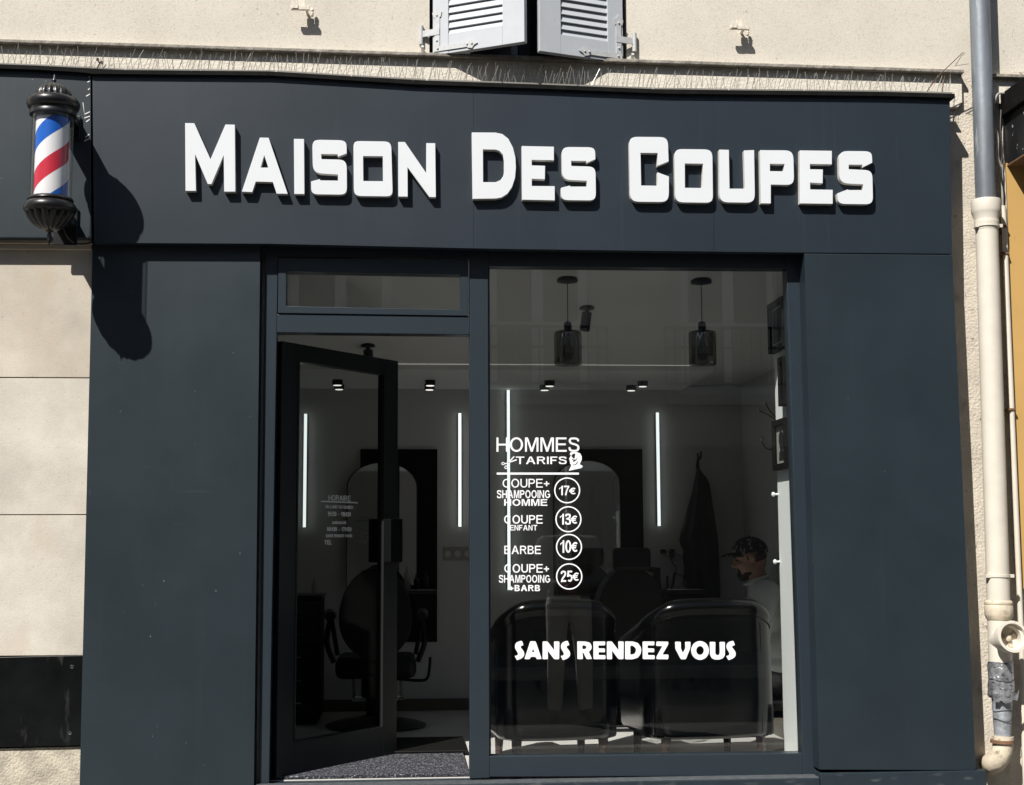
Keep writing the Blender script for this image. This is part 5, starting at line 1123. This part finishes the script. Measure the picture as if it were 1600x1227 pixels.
for nm, dims in (('seat', (px_-.26, px_+.16, py_-.24, py_+.24, seat_z-.07, seat_z-.002)), ('backrest', (px_+.15, px_+.19, py_-.22, py_+.22, seat_z+.08, seat_z+.36))): boxo(nm, dims, m_leather, t, .02)
for a_ in (-.23, .13):
    for b_ in (-.2, .2): bm = BM(); tube(bm, [(px_+a_, py_+b_, 0), (px_+a_, py_+b_, seat_z-.07)], .014, 8); obj('leg', bm, m_blk, t)
for b_ in (-.21, .21): bm = BM(); tube(bm, [(px_+.165, py_+b_, seat_z-.05), (px_+.17, py_+b_, seat_z+.3)], .012, 8); obj('back_post', bm, m_blk, t)
# passer-by who shows as a reflection in the window: stands on the road side, faces the shop
Yp_ = -4.7; tot = 6.735+(-Yp_-0.0)+.135
Xp = (887-630)*tot/2200
zr = ZG-.12
Jp = dict(head=(.02, 0, 1.63), neck=(-.02, 0, 1.49), chest=(-.01, 0, 1.30), pelvis=(0, 0, .97), sh_l=(-.01, .19, 1.42), sh_r=(-.01, -.19, 1.42), el_l=(.02, .25, 1.13), el_r=(.03, -.25, 1.13), wr_l=(.24, .10, 1.08), wr_r=(.25, -.06, 1.10),
          hip_l=(0, .09, .93), hip_r=(0, -.09, .93), kn_l=(.03, .11, .50), kn_r=(.02, -.12, .50), an_l=(0, .12, .10), an_r=(0, -.13, .10), toe_l=(.16, .14, .04), toe_r=(.15, -.17, .04))
mats_p = dict(skin=m_skin, top=m_jacket, legs=m_chinos, shoe=m_shoe, cap=m_cap, eye=m_eye)
person('standing passer-by in pale chinos and light jacket, seen only as a reflection in the window', (Xp, Yp_, zr), rad(90), Jp, mats_p, cap=False, beard=False, headpitch=12)

# ================================================================== OPPOSITE SIDE OF THE STREET (seen as reflections)
YO = -10.2
ob = thing('opposite_building', 'plain rendered house front across the street, seen only as faint reflections', 'building', (1.6, YO, ZG))
cxs = [-5.6, -3.2, -.78, 1.65, 4.05, 6.45, 8.9]
ww, z0w, z1w = 1.25, 2.95, 5.6
bm = BM(); xs_ = [-16]+[x_ for c in cxs for x_ in (c-ww/2, c+ww/2)]+[18]
for i in range(0, len(xs_), 2): box(bm, xs_[i], xs_[i+1], YO-.5, YO, ZG-.2, 7.0)
for c in cxs: box(bm, c-ww/2, c+ww/2, YO-.5, YO, z1w, 7.0); box(bm, c-ww/2, c+ww/2, YO-.5, YO, ZG-.2, z0w)
obj('wall', bm, m_opp, ob)
boxo('added_dark_band', (-16, 18, YO, YO+.06, ZG-.2, 2.3), m_skirt, ob)  # unseen dark band added to darken the window reflection over the armchairs
for c in cxs:
    bm = BM()
    for a, b in ((c-ww/2, c-ww/2+.12), (c+ww/2-.12, c+ww/2), (c-.07, c+.07)): box(bm, a, b, YO-.2, YO-.1, z0w, z1w)
    for a, b in ((z0w, z0w+.1), (3.78, 3.86), (z1w-.1, z1w)): box(bm, c-ww/2, c+ww/2, YO-.195, YO-.105, a, b)
    fw = obj('window', bm, m_oppw, ob)
    bm = BM(); box(bm, c-ww/2, c+ww/2, YO-.17, YO-.16, z0w, z1w); obj('pane', bm, m_oppg, fw)
    bm = BM()
    for z_ in (3.05, 3.5, 3.75): box(bm, c-.85, c+.85, YO+.10, YO+.13, z_, z_+.03)
    for i in range(15): tube(bm, [(c-.84+i*.12, YO+.115, 3.05), (c-.84+i*.12, YO+.115, 3.75)], .012, 6)
    for s_ in (-1, 1): box(bm, c+s_*.84-.015, c+s_*.84+.015, YO, YO+.10, 3.72, 3.75)
    obj('railing', bm, m_blk, ob)
    bm = BM(); box(bm, c-.85, c+.85, YO, YO+.22, 2.8, 2.92); obj('sill', bm, m_opp, ob, bevel=.01)
bm = BM(); box(bm, -16, 18, YO, YO+.2, 6.7, 6.95); obj('cornice', bm, m_opp, ob, bevel=.02)
